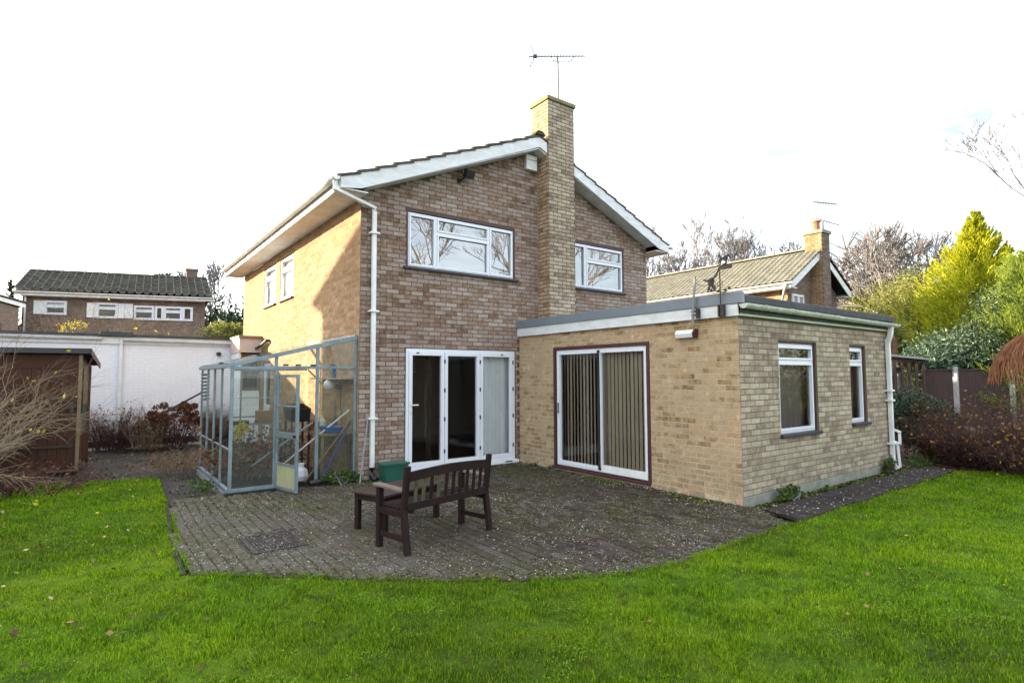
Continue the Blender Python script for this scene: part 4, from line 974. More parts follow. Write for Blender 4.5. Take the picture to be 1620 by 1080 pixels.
# front runs from SO towards the left: direction (-.972,.236)
TS = Matrix(((-.988,.110,0,SO.x),(.155,.994,0,SO.y),(0,0,1,0),(0,0,0,1)))   # x: leftwards, y: away
HF, HB, SD_, SWD = 2.06, 1.86, 1.1, 2.6
for i in range(20):
    x0 = .05+i*.13
    if x0 > SWD: break
    MB(TS).box(x0+.003,.0,.03+random.uniform(0,.02),x0+.127,.018,1.78 if x0 < .9 else 2.02).build('board', M['shed'], shed)['shade'] = 0
MB(TS).box(.05,-.003,1.79,.95,.016,2.03).build('head_board', M['shed'], shed)
MB(TS).box(.0,-.02,0,.05,.03,2.03).build('corner_post', M['shedlight'], shed)
for z in (.42, 1.5): MB(TS).box(.10,-.022,z,.85,-.002,z+.035).build('strap_hinge', M['iron'], shed) if z < 1 else None
lk = MB(TS); lk.box(.06,-.035,1.10,.19,-.004,1.16); lk.box(.10,-.06,1.02,.15,-.03,1.11); lk.build('padlock', M['iron'], shed)
for (y0, y1, z0, z1, mt) in ((.03,.16,.05,1.0,'shedlight'),(.03,1.05,.1,.62,'shed'),(.16,.62,.62,1.15,'shedgreen'),(.16,.62,1.15,1.85,'farglass'),(.62,1.05,.62,1.85,'shed')):
    MB(TS).box(-.004,y0,z0,.016,y1,z1).build('side_panel', M[mt], shed)
for y in (.16,.38,.60): MB(TS).box(-.015,y,1.15,-.002,y+.03,1.85).build('window_bar', M['shedlight'], shed)
MB(TS).box(-.004,1.05,0,.03,1.1,1.84).build('corner_post', M['shed'], shed)
m = MB(TS); m.prism([(.0,0,2.03),(.0,SD_,1.84),(.0,SD_,1.78),(.0,0,1.86)], (.02,0,0)); m.build('gable_board', M['maroon'], shed)
m = MB(TS); m.prism([(-.12,-.12,2.10),(-.12,SD_+.1,1.86),(-.12,SD_+.1,1.90),(-.12,-.12,2.14)], (SWD+.3,0,0)); m.build('felt_roof', M['felt'], shed)
m = MB(TS); m.prism([(-.135,-.12,2.03),(-.135,SD_+.1,1.80),(-.135,SD_+.1,1.90),(-.135,-.12,2.14)], (.014,0,0)); m.build('roof_edge', M['maroon'], shed)
MB(TS).box(-.12,-.134,2.05,SWD+.15,-.121,2.135).build('roof_edge', M['black'], shed)
MB(TS).box(.05,.02,.0,SWD,.05,.08).build('base_rail', M['shedlight'], shed)
MB(TS).box(.06,.03,.08,SWD,SD_-.02,1.80).build('inner_shell', M['shed'], shed)
# ================================================================== garage
ga_ = thing('garage', (-3.5,10,0), 'long white painted brick garage with flat roof behind the shed and greenhouse', 'garage')
gw = Wall((-7.0,7.8,0), (1,0,0), (0,-1,0), 6.61, lambda a: 2.50, [], 0.0, 2.52)
gwo = gw.panel(M['whitemortar'], ga_); lay_bricks([gw], [M['whitebrick']], [gwo], 0, 'g')
mb = MB(); mb.add([(-.39,7.8,-.1),(-.39,13,-.1),(-.39,13,2.5),(-.39,7.8,2.5)],[(0,1,2,3)]); mb.add([(-7,7.8,-.1),(-7,13,-.1),(-7,13,2.5),(-7,7.8,2.5)],[(0,1,2,3)]); mb.build('side_wall', M['whitebrick'], ga_)
MB().box(-7.1,7.70,2.60,-.33,13.1,2.66).build('flat_roof', M['felt'], ga_)
MB().box(-7.1,7.755,2.43,-.36,7.79,2.60).build('fascia', M['white'], ga_)
g = MB(); half_gutter(g, (-7.1,7.70,2.585), (-3.25,7.70,2.565), .06); half_gutter(g, (-2.85,7.70,2.555), (-.33,7.70,2.53), .06); g.build('gutter', M['white'], ga_)
MB().box(-3.3,7.66,2.60,-2.65,7.9,2.72).build('roof_step', M['felt'], ga_, bevel=.02)
MB().tube([(-2.88,7.70,2.52),(-2.88,7.73,2.4),(-2.88,7.73,.1)], .05, 4).build('downpipe', M['white'], ga_, bevel=.005)
MB().tube([(-.78,7.80,2.23),(-.78,7.70,2.23)], .055, 12).build('flue', M['black'], ga_)
MB().box(-6.5,7.785,.0,-.39,7.797,.14).build('plinth', M['soil'], ga_)
lk_ = thing('side_passage', (-.2,7.2,0), 'narrow pinkish flat roofed passage joining the white garage to the house', 'passage')
MB().box(-.52,6.55,2.24,-.004,7.69,2.60).build('fascia', M['pink'], lk_); MB().box(-.54,6.50,2.60,-.004,7.69,2.655).build('flat_roof', M['tanwood'], lk_)
MB().box(-.50,6.62,0,-.46,7.68,2.24).build('side_wall', M['whitebrick'], lk_)
w, T = window(lk_, (-.5,6.62,0), (1,0,0), (0,-1,0), .04, .49, 1.30, 2.20, [(.07,.46,1.33,1.70),(.07,.46,1.76,2.15)], mat='shedlight', glass='farglass', fw=.03, sw=.025, inset=0)
MB().box(-.46,6.64,0,-.01,6.70,1.30).build('lower_wall', M['white'], lk_); MB().box(-.46,7.2,0,-.01,7.25,2.24).build('inner_wall', M['black'], lk_)
#@@NEXT
# ================================================================== plants: generators
def tubes_np(name, segs, mat, parent=None, n=4, kind=None):
    S = np.array([(*a, *b, r0, r1) for a, b, r0, r1 in segs]); P0, P1 = S[:, :3], S[:, 3:6]; d = P1-P0
    d /= np.linalg.norm(d, axis=1)[:, None]+1e-9
    up = np.where(np.abs(d[:, 2:3]) > .9, np.array([[1., 0, 0]]), np.array([[0, 0, 1.]]))
    a = np.cross(d, up); a /= np.linalg.norm(a, axis=1)[:, None]+1e-9; b = np.cross(a, d)
    k = len(S); V = np.zeros((k, 2*n, 3))
    for j in range(n):
        t = 2*math.pi*j/n; o = a*math.cos(t)+b*math.sin(t)
        V[:, j] = P0+o*S[:, 6:7]; V[:, n+j] = P1+o*S[:, 7:8]
    F = np.array([[j, (j+1) % n, n+(j+1) % n, n+j] for j in range(n)])
    F = (F[None]+(np.arange(k)*2*n)[:, None, None]).reshape(-1)
    return np_mesh(name, V.reshape(-1, 3), F, 4, mat, np.repeat(RG.random(k), n), parent, kind)
def leaves_np(name, C, mat, size, aspect=.5, parent=None, kind=None, dirs=None, jit=1.0, rnd=None, fold=True):
    """one folded diamond leaf per centre"""
    k = len(C); sz = size*RG.uniform(.6, 1.35, k)[:, None]
    a = RG.normal(0, 1, (k, 3))*jit
    if dirs is not None: a = a+dirs
    a /= np.linalg.norm(a, axis=1)[:, None]+1e-9
    w = RG.normal(0, 1, (k, 3)); b = np.cross(a, w); b /= np.linalg.norm(b, axis=1)[:, None]+1e-9; c = np.cross(a, b)
    V = np.stack([C-a*sz*.5, C+b*sz*aspect*.5+c*sz*.08, C+a*sz*.5, C-b*sz*aspect*.5+c*sz*.08], 1)
    F = (np.arange(k)*4)[:, None]+np.array([[0, 1, 2, 3]])
    return np_mesh(name, V.reshape(-1, 3), F, 4, mat, RG.random(k) if rnd is None else rnd, parent, kind)
def cloud(blobs, n, clumps=40, sig=.16, zmin=0.0, shell=.55):
    """clumped points in ellipsoids: (cx,cy,cz,rx,ry,rz)"""
    B = np.array(blobs, float); vol = B[:, 3]*B[:, 4]*B[:, 5]; out = []
    for bl, v in zip(B, vol/vol.sum()):
        kc = max(4, int(clumps*v*len(B)/1.0)); m = max(1, int(n*v))
        d = RG.normal(0, 1, (kc, 3)); d /= np.linalg.norm(d, axis=1)[:, None]
        r = RG.uniform(shell, 1.0, (kc, 1))*RG.uniform(.82, 1.08, (kc, 1)); cc = d*r
        idx = RG.integers(0, kc, m); p = cc[idx]+RG.normal(0, sig, (m, 3)); out.append(bl[:3]+p*bl[3:])
    P = np.concatenate(out); return P[P[:, 2] > zmin]
def arcs(base, n, length, spread, droop, r0, seg=5, up=1.0, side=3, sl=.35, az=None, base_r=.1, wob=.12):
    segs = []; tips = []
    for i in range(n):
        t = random.uniform(0, 2*math.pi) if az is None else random.uniform(*az)
        p = Vector(base)+Vector((math.cos(t), math.sin(t), 0))*random.uniform(0, base_r)
        d = Vector((math.cos(t)*spread*random.uniform(.3, 1.2), math.sin(t)*spread*random.uniform(.3, 1.2), up)).normalized()
        L_ = length*random.uniform(.6, 1.1)/seg
        for j in range(seg):
            q = p+d*L_; a = r0*(1-j/seg)+.0012; b = r0*(1-(j+1)/seg)+.0012; segs.append((tuple(p), tuple(q), a, b))
            if j > 0:
                for s in range(side):
                    e = (d+Vector((random.gauss(0,.6), random.gauss(0,.6), random.gauss(0,.45)))).normalized()*L_*sl*random.uniform(.6, 2)*2
                    x = p+(q-p)*random.random(); y = x+e*.5; z_ = y+e*.5+Vector((0,0,-.04*droop))+Vector((random.gauss(0,.02),)*3)
                    segs.append((tuple(x), tuple(y), b*.6, b*.4+.0008)); segs.append((tuple(y), tuple(z_), b*.4+.0008, .0008)); tips.append(tuple(z_)); tips.append(tuple(y))
            p = q; d = (d+Vector((random.gauss(0,wob), random.gauss(0,wob), random.gauss(0,wob)-droop/seg))).normalized()
        tips.append(tuple(p))
    return segs, np.array(tips)
def bare_tree(name, base, H, label, levels=5, trunk_r=.16, spread=.5, mat='twig', barkm='bark', tf=.28, n=3, group=None, upb=.25, kids=(2,3), cat='tree', twig=.012, ratio=.74, minr=.006):
    t = thing(name, base, label, cat, group); big = []; small = []
    def grow(p, d, L_, r, lv):
        k = 3 if lv > 1 else 2; q = p
        for j in range(k):
            e = q+d*(L_/k); r1 = r*(1-.22*(j+1)/k)
            (big if lv >= levels-1 else small).append((tuple(q), tuple(e), max(minr, r*(1-.22*j/k)), max(minr, r1)))
            if lv > 0 and lv < levels and j > 0 and random.random() < .75:
                dd = (d+Vector((random.gauss(0,spread*1.2), random.gauss(0,spread*1.2), random.gauss(.1,spread*.7)))).normalized(); grow(e, dd, L_*random.uniform(.45,.7), r1*.5, lv-1 if lv < 3 else lv-2)
            q = e; d = (d+Vector((random.gauss(0,.1), random.gauss(0,.1), random.gauss(.03,.06)))).normalized()
        if lv == 0: return
        for i in range(random.choice(kids)):
            dd = (d+Vector((random.gauss(0,spread), random.gauss(0,spread), random.gauss(upb,spread*.5)))).normalized()
            grow(q, dd, L_*random.uniform(ratio-.12, ratio+.08), r*.62, lv-1)
    tot = sum(ratio**i for i in range(levels))*.86+tf
    L0 = H/tot
    grow(Vector(base), Vector((0,0,1)), L0*(tf+.75), trunk_r, levels)
    tubes_np('trunk', big, M[barkm], t, 6); tubes_np('crown', small, M[mat], t, n)
    return t
def conifer(name, base, H, R, label, mat='conifer', nb=260, per=60, size=.26, lift=.5, shape=.75, low=.0, group=None, cat='conifer', taper_top=.04, asp=.22, dens=1):
    t = thing(name, base, label, cat, group); B = Vector(base)
    tubes_np('trunk', [(tuple(B), tuple(B+Vector((0,0,H*.5))), R*.07, R*.045), (tuple(B+Vector((0,0,H*.5))), tuple(B+Vector((0,0,H*.97))), R*.045, .01)], M['bark'], t, 7)
    C = []; D = []; S = []
    for i in range(nb):
        h = low+(1-low)*(i+random.random())/nb; az = random.uniform(0, 2*math.pi)
        rr = R*((1-h)**shape)*random.uniform(.72, 1.12)+taper_top*R
        d = Vector((math.cos(az), math.sin(az), random.uniform(.1, .5)*lift+h*lift*1.1)).normalized()
        o = B+Vector((0,0,h*H*.93)); m = int(per*(.35+rr/R)*dens)
        tt = np.sqrt(RG.uniform(.05, 1, m)); dv_ = np.array(d)
        pts = np.array(o)+dv_[None]*(tt*rr)[:, None]; pts[:, 2] += -.10*rr*np.sin(tt*3.0)+.18*rr*tt**3
        wv_ = np.array([-math.sin(az), math.cos(az), 0]); pts += wv_[None]*(RG.normal(0, .13, m)*rr*(1.15-tt*.75))[:, None]
        pts[:, 2] += RG.normal(0, .035, m)*rr
        C.append(pts); dd_ = dv_[None]*1.2+wv_[None]*RG.normal(0, .45, m)[:, None]+np.array([0,0,.35])[None]; D.append(dd_); S.append(np.clip(RG.normal(.15+.65*tt, .16, m), 0, 1))
    leaves_np('foliage', np.concatenate(C), M[mat], size, asp, t, 'stuff', np.concatenate(D)*1.5, .45, np.concatenate(S))
    return t
def shrub(name, base, blobs, n, size, mat, label, cat='shrub', stems=14, stemmat='twig', asp=.5, clumps=60, sig=.16, shell=.5, group=None, extra=None, jit=1.0):
    t = thing(name, base, label, cat, group); C = cloud(blobs, n, clumps, sig)
    segs = []; sr_ = min(.016, .05*max(b[3] for b in blobs))
    for i in range(stems):
        q = C[random.randrange(len(C))]; b = Vector(base)+Vector((random.gauss(0,5*sr_), random.gauss(0,5*sr_), 0)); m_ = b.lerp(Vector(q), .5)+Vector((random.gauss(0,4*sr_), random.gauss(0,4*sr_), 4*sr_))
        segs += [(tuple(b), tuple(m_), sr_, sr_*.7), (tuple(m_), tuple(q), sr_*.7, sr_*.25)]
    tubes_np('stems', segs, M[stemmat], t, 4)
    leaves_np('foliage', C, M[mat], size, asp, t, 'stuff', jit=jit)
    return t
# ================================================================== neighbouring houses
def simple_roof(parent, P0, P1, Q1, Q0, tw, ga, mat, hs=1.6):
    """P0-P1 eaves, Q0-Q1 ridge"""
    P0, P1, Q0 = Vector(P0), Vector(P1), Vector(Q0); u = (P1-P0); L_ = u.length; u.normalize(); s = Q0-P0; H = s.length; s.normalize(); n = u.cross(s)
    if n.z < 0: n = -n
    NU, NS = max(1, round(L_/tw)), max(1, round(H/ga)); mb = MB(); tw = L_/NU; ga = H/NS
    for j in range(NS):
        for i in range(NU): tile_into(mb, P0+u*(i*tw)+s*(j*ga), u, s, n, tw, ga, lift=.04, th=.04, hs=hs)
    return mb.build('roof_tiles', mat, parent, kind='stuff')
# left house
PL, PR = at(22,461,25.4), at(335,473,28.0); PL.z = PR.z = 5.52
lu = (PR-PL); lu.z = 0; LL = lu.length; lu.normalize(); ln = Vector((lu.y,-lu.x,0)); 
if ln.dot(CAMP-PL) < 0: ln = -ln
lh = thing('neighbouring_house', ((PL+PR)/2-ln*3).to_tuple()[:2]+(0,), 'grey brown brick house with dark tiled roof behind the white garage', 'house')
dy_ = Vector((math.sin(math.radians(4)),math.cos(math.radians(4)),0))
TLh = Matrix(((lu.x,dy_.x,0,PL.x),(lu.y,dy_.y,0,PL.y),(0,0,1,0),(0,0,0,1)))   # x along, y away from camera
LD = 6.6
mb = MB(TLh); mb.box(.25,.45,-.1,LL-.25,LD+.4,5.45); lwall = mb.build('wall', M['mortar'], lh)
lwl = Wall(TLh@Vector((.25,.447,0)), lu, ln, LL-.5, lambda a: 5.42, [], 2.2, 5.44); lay_bricks([lwl], [M['farbrick']], [lwall], 0, 'l')
m = MB(TLh); m.prism([(.25,.45,5.45),(.25,LD+.4,5.45),(.25,LD/2+.42,6.75)], (LL-.5,0,0)); m.build('gable', M['farbrick'], lh)
rr_ = 1.45
e0, e1 = TLh@Vector((0,0,5.60)), TLh@Vector((LL,0,5.60)); r0_, r1_ = TLh@Vector((0,LD/2+.42,5.60+rr_)), TLh@Vector((LL,LD/2+.42,5.60+rr_))
b0_, b1_ = TLh@Vector((0,LD+.84,5.60)), TLh@Vector((LL,LD+.84,5.60))
dkm = MB(TLh); dkm.prism([(0,0,5.55),(0,LD/2+.42,5.55+rr_),(0,LD+.84,5.55)], (LL,0,0)); lroof = dkm.build('roof', M['farbrick'], lh)
simple_roof(lroof, e0, e1, r1_, r0_, .33, .38, M['tile_far'], 3.2)
ridge(lroof, r0_+Vector((0,0,.03)), r1_+Vector((0,0,.03)), M['tile_far'], .13)
MB(TLh).box(0,.0,5.40,LL,.03,5.58).build('fascia', M['white'], lh)
g = MB(TLh); half_gutter(g, (-.05,-.06,5.56), (LL+.05,-.06,5.56), .07); g.build('gutter', M['white'], lh)
MB(TLh).box(.3,.03,5.38,LL-.3,.44,5.41).build('soffit', M['white'], lh)
MB(TLh).tube([(.38,.36,5.35),(.38,.36,0)], .05, 4).build('downpipe', M['white'], lh)
lw = lambda px: (at(px, 480, 26.5)-PL).dot(lu)
def solve_u(px):
    # where the vertical plane of the facade meets the pixel column
    d = ray(px, 500); p0 = PL+dy_*.45; t = (p0-CAMP).dot(ln)/d.dot(ln); return (CAMP+d*t-PL).dot(lu)
W0 = PL-ln*.45; OW = (TLh@Vector((0,.45,0)))
for (pa, pb, z0, z1, kinds) in ((57,110,4.56,5.22,'pg'),(141,214,4.46,5.20,'pgp'),(216,309,4.42,5.12,'gGg')):
    a, b = solve_u(pa), solve_u(pb); fr_ = {'pg': [.34,1], 'pgp': [.24,.66,1], 'gGg': [.36,.50,1]}[kinds]; x = a; pan = []
    if kinds == 'pg': cells = [(a, a+(b-a)*.34, 'p'), (a+(b-a)*.34, b, 'w')]
    elif kinds == 'pgp': cells = [(a, a+(b-a)*.22, 'p'), (a+(b-a)*.22, a+(b-a)*.68, 'w'), (a+(b-a)*.68, b, 'p')]
    else: cells = [(a, a+(b-a)*.34, 'w'), (a+(b-a)*.35, a+(b-a)*.50, 'g'), (a+(b-a)*.5, a+(b-a)*.82, 'w'), (a+(b-a)*.82, b, 'g')]
    for (x0, x1, kk) in cells:
        if kk == 'p': MB(TLh).box(x0,.40,z0+.02,x1,.449,z1-.01).build('white_panel', M['white'], lh)
        else:
            pn = [(x0+.05,x1-.05,z0+.05,z1-.28),(x0+.05,x1-.05,z1-.24,z1-.05)] if kk == 'w' else [(x0+.05,x1-.05,z0+.05,z1-.05)]
            window(lh, OW, lu, ln, x0, x1, z0, z1, pn, glass='farglass', fw=.06, sw=.05, inset=-.07, bars=[(x0,x1,z1-.29,z1-.23)] if kk == 'w' else ())
            MB(TLh).box(x0,.43,z0,x1,.448,z1).build('window_back', M['ceil'] if kk == 'w' else M['dimwall'], lh)
MB(TLh).box(.62,.42,5.12,1.05,.448,5.34).build('vent_panel', M['shedlight'], lh)
lc = MB(TLh); lc.box(LL-1.0,LD/2+.3,6.6,LL-.45,LD/2+.9,7.55); lch = lc.build('chimney', M['farbrick'], lh); MB(TLh).box(LL-1.04,LD/2+.26,7.50,LL-.41,LD/2+.94,7.60).build('chimney_cap', M['farbrick'], lch)
# second house at the left edge
q = at(14,520,24); f2 = thing('second_neighbouring_house', (q.x-3,q.y+3,0), 'brick gable with white verge at the far left edge of the picture', 'house')
qx = at(34,484,24); u2 = RT.copy(); u2.z = 0; u2.normalize(); d2 = qx-CAMP; d2.z = 0; d2.normalize(); d2 = (d2-u2*.18).normalized(); T2 = Matrix(((-u2.x, d2.x, 0, qx.x), (-u2.y, d2.y, 0, qx.y), (0,0,1,0), (0,0,0,1)))
pk = 1.9
m = MB(T2); m.prism([(0.1,0,-.1),(4,0,-.1),(4,0,4.65+1.1),(0.1,0,4.6)], (0,5,0)); m.build('wall', M['farbrick'], f2)
m = MB(T2); m.prism([(-.15,-.15,4.60),(4,-.15,4.65+1.12),(4,-.15,4.65+1.3),(-.15,-.15,4.76)], (0,.04,0)); m.build('bargeboard', M['white'], f2)
m = MB(T2); m.prism([(-.2,-.16,4.765),(4,-.16,4.65+1.32),(4,-.16,4.65+1.42),(-.2,-.16,4.86)], (0,5.3,0)); m.build('roof', M['tile_far'], f2)
window(f2, T2@Vector((1.9,-.0,0)), Vector((u2.x,u2.y,0)), -Vector((T2[0][1],T2[1][1],0)), .0, 1.0, 3.3, 4.0, [(.05,.48,3.35,3.95),(.52,.95,3.35,3.95)], glass='farglass', fw=.06, sw=.05, inset=-.07)
# right house, the same way round as the main house
RX, RY, RE = 14.45, .42, 4.58
rh = thing('house_next_door', (17,5,0), 'neighbouring brick house with pale mossy roof and tall gable chimney beyond the flat roof', 'house')
RW = 4.30; RL = 12.0; RS = .60
m = MB(); m.add([(RX+.4,RY+.3,-.1),(RX+RW-.4,RY+.3,-.1),(RX+RW-.4,RY+.3,4.35),(RX+RW/2,RY+.3,4.45+RS*(RW/2-.1)),(RX+.4,RY+.3,4.35)],[(0,1,2,3,4)]); rwall = m.build('wall', M['mortar'], rh)
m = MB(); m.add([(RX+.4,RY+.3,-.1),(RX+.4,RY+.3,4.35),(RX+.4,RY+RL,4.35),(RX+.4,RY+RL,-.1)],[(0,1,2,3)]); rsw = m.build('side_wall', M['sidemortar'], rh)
m = MB(); m.add([(RX+RW-.4,RY+.3,-.1),(RX+RW-.4,RY+.3,4.35),(RX+RW-.4,RY+RL,4.35),(RX+RW-.4,RY+RL,-.1)],[(0,1,2,3)]); m.add([(RX+.4,RY+RL,-.1),(RX+RW-.4,RY+RL,-.1),(RX+RW-.4,RY+RL,4.35),(RX+RW/2,RY+RL,5.6),(RX+.4,RY+RL,4.35)],[(0,1,2,3,4)]); m.build('rear_wall', M['farbrick'], rh)
zp = RE+.10+RS*RW/2
m = MB(); m.prism([(RX,RY-.02,RE+.04),(RX+RW/2,RY-.02,zp-.06),(RX+RW,RY-.02,RE+.04),(RX+RW,RY-.02,RE-.02),(RX+RW/2,RY-.02,zp-.14),(RX,RY-.02,RE-.02)], (0,RL+.3,0)); rr2 = m.build('roof', M['black'], rh)
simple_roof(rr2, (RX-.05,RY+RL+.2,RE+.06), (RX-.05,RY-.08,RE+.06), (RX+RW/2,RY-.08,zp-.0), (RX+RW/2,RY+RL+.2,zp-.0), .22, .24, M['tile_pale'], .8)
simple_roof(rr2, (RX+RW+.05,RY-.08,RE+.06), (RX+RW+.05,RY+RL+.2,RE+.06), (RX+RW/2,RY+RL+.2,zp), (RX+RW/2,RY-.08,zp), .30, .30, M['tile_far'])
ridge(rr2, (RX+RW/2,RY-.1,zp+.03), (RX+RW/2,RY+RL+.2,zp+.03), M['tile_pale'], .12)
for sx in (0, 1):
    f = (lambda x: RX+x) if not sx else (lambda x: RX+RW-x)
    m = MB(); m.prism([(f(0),RY-.05,RE-.13),(f(.15),RY-.05,RE-.13),(f(RW/2),RY-.05,zp-.28),(f(RW/2),RY-.05,zp-.06),(f(0),RY-.05,RE+.05)], (0,.025,0)); m.build('bargeboard', M['board'], rh)
    m = MB(); m.box(f(-.02),RY-.02,RE-.15,f(.01),RY+RL+.2,RE+.04); m.build('fascia', M['white'], rh)
    m = MB(); m.box(f(0.012),RY-.02,RE-.15,f(.399),RY+RL,RE-.12); m.build('soffit', M['white'], rh)
    g = MB(); half_gutter(g, (f(-.08),RY-.1,RE+.02), (f(-.08),RY+RL+.2,RE+.02), .065); g.build('gutter', M['white'], rh)
MB().tube([(RX-.06,RY+.12,RE-.03),(RX-.06,RY+.14,RE-.15),(RX+.30,RY+.42,RE-.45),(RX+.33,RY+.45,0)], .045, 4).build('downpipe', M['white'], rh)
rc = thing  # chimney of the house next door
m = MB(); m.box(RX+RW/2-.20,RY-.14,-.1,RX+RW/2+.36,RY+.44,6.55); rch = m.build('chimney', M['mortar'], rh)
rcx0, rcx1, rcy = RX+RW/2-.20, RX+RW/2+.36, RY-.14
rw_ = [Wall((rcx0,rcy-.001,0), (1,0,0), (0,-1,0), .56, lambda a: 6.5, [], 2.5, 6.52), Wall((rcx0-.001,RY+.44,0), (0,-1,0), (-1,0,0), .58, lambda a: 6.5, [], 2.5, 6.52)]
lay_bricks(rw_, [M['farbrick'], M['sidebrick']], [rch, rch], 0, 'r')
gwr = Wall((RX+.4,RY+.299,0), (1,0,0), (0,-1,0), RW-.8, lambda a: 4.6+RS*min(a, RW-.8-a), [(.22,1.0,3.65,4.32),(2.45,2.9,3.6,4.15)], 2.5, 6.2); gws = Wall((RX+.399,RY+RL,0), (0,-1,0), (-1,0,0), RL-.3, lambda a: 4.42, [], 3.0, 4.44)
lay_bricks([gwr, gws], [M['farbrick'], M['sidebrick']], [rwall, rsw], 0, 'r')  # side wall and chimney flank next door share the sunlight-tinted brick
MB().box(RX+RW/2-.25,RY-.19,6.49,RX+RW/2+.41,RY+.49,6.60).build('chimney_cap', M['plinth'], rch)
m = MB(); m.lathe((RX+RW/2+.08,RY+.15,6.60), [(.15,0),(.13,.05),(.12,.30),(.15,.33),(.15,.38),(.10,.38),(.10,.1)], 12); m.build('chimney_pot', M['pot'], rch)
w, T = window(rh, (RX,RY+.3,0), (1,0,0), (0,-1,0), .62, 1.40, 3.65, 4.32, [(.66,.99,3.69,4.28),(1.03,1.36,3.69,4.28)], glass='farglass', fw=.05, sw=.04, inset=-.05); MB().box(RX+.64,RY+.27,3.67,RX+1.38,RY+.295,4.30).build('window_back', M['dimwall'], rh)
window(rh, (RX,RY+.3,0), (1,0,0), (0,-1,0), 2.85, 3.3, 3.6, 4.15, [(2.89,3.26,3.64,4.11)], glass='farglass', fw=.05, sw=.04, inset=-.05)
for (dx, hh, lb) in ((.05,1.15,'small television aerial on the taller mast above the house next door'),(.25,.55,'small slanting television aerial on the shorter mast above the house next door')):
    a_ = thing('small_aerial', (RX+RW/2+dx,RY+.1,6.5), lb, 'aerial', 'aerials on the chimney next door')
    p = Vector((RX+RW/2+dx,RY+.0,6.45)); t_ = p+Vector((0,0,hh)); MB().tube([p, t_], .022, 5).build('mast', M['greypipe'], a_)
    e = RT*.85+Vector((0,0,-.08 if hh > 1 else -.25)); MB().tube([t_-e*.3, t_+e*.7], .022, 5).build('boom', M['greypipe'], a_)
    for i in range(9): c_ = t_-e*.25+e*(i*.11); MB().bar(c_-Vector((.06,.1,.08)), c_+Vector((.06,.1,.08)), .018, .018).build('rod', M['greypipe'], a_)
# house outside the picture whose roof shades the side wall (gable end towards the main house)
nh = thing('western_neighbour_house', (-12,8.2,0), 'tall neighbouring house standing beyond the shed and the garage', 'house')
m = MB(); m.prism([(-7.55,4.9,-.1),(-7.55,11.5,-.1),(-7.55,11.5,6.2),(-7.55,8.2,7.5),(-7.55,4.9,6.2)], (-8,0,0)); m.build('wall', M['farbrick'], nh)
m = MB(); m.prism([(-7.5,12.05,6.03),(-7.5,8.2,7.62),(-7.5,4.35,6.03),(-7.5,4.35,6.13),(-7.5,8.2,7.74),(-7.5,12.05,6.13)], (-8.2,0,0)); m.build('roof', M['tile_far'], nh)
# ================================================================== fence and glazed lean-to next door
fn = thing('boundary_fence', (16,-3.8,0), 'dark brown close boarded fence with pale concrete posts behind the shrubs', 'fence')
F0, F1 = Vector((15.05,-2.85,0)), Vector((17.3,-5.75,0)); fd = (F1-F0).normalized(); posts = [0, .92, 2.42, 3.85]
FP = [on_ for on_ in ()]
def fence_pt(px):
    d = ray(px, 600); nn = Vector((fd.y,-fd.x,0)); t = (F0-CAMP).dot(nn)/d.dot(nn); p = CAMP+d*t; p.z = 0; return p
px_posts = [1455, 1512, 1601, 1700]
pp = [fence_pt(x) for x in px_posts]
for p in pp[1:]:
    MB(Matrix.Translation(p)).box(-.055,-.055,-.05,.055,.055,1.84).build('post', M['post'], fn, bevel=.008)
for a, b in zip(pp[:-1], pp[1:]):
    L_ = (b-a).length; k = max(3, int(L_/.125)); d = (b-a).normalized(); MB().bar(a+d*.06+Vector((0,0,.1)), b-d*.06+Vector((0,0,.1)), .05, .25).build('gravel_board', M['post'], fn)
    for i in range(k):
        p = a+d*(.07+(L_-.14)*(i+.5)/k)+Vector((random.uniform(-.004,.004),)*2+(0,)); q_ = MB(); q_.bar(p+Vector((0,0,.22)), p+Vector((0,0,1.74)), .018, (L_-.14)/k*1.08, tuple(d)); q_.build('board', M['fence'], fn)
    MB().bar(a+d*.06+Vector((0,0,1.76)), b-d*.06+Vector((0,0,1.76)), .07, .035).build('capping', M['fence'], fn)
cs = thing('timber_conservatory', (15,-2.4,0), 'dark timber glazed lean-to next door with shallow grey roof beside the fence', 'conservatory')
c0, c1 = at(1405,600,15.6), at(1462,600,15.3); c0.z = c1.z = 0; d = (c1-c0).normalized(); L_ = (c1-c0).length; bk = Vector((-d.y,d.x,0)); 
if bk.dot(CAMP-c0) > 0: bk = -bk
TC = Matrix(((d.x,bk.x,0,c0.x),(d.y,bk.y,0,c0.y),(0,0,1,0),(0,0,0,1)))
for i in range(6): x = L_*i/5; MB(TC).box(x-.03,-.03,0,x+.03,.03,2.05).build('post', M['fence'], cs)
MB(TC).box(0,-.02,0,L_,.02,.75).build('lower_panel', M['fence'], cs); MB(TC).box(0,-.035,1.98,L_,.035,2.08).build('beam', M['fence'], cs); MB(TC).box(0,-.025,1.65,L_,.025,1.70).build('rail', M['fence'], cs)
for i in range(5): m = MB(TC); x = L_*i/5; m.add([(x+.03,0,.75),(x+L_/5-.03,0,.75),(x+L_/5-.03,0,1.98),(x+.03,0,1.98)],[(0,1,2,3)]); m.build('pane', M['farglass'], cs)
m = MB(TC); m.prism([(-.6,-.15,2.22),(L_+.1,-.15,2.02),(L_+.1,-.15,2.07),(-.6,-.15,2.28)], (0,2.5,0)); m.build('roof', M['trim'], cs)
MB(TC).box(-.5,2.2,0,L_,2.25,2.0).build('back_wall', M['black'], cs); MB(TC).box(L_*.45,.6,.2,L_*.52,.66,1.7).build('door_stile', M['post'], cs)
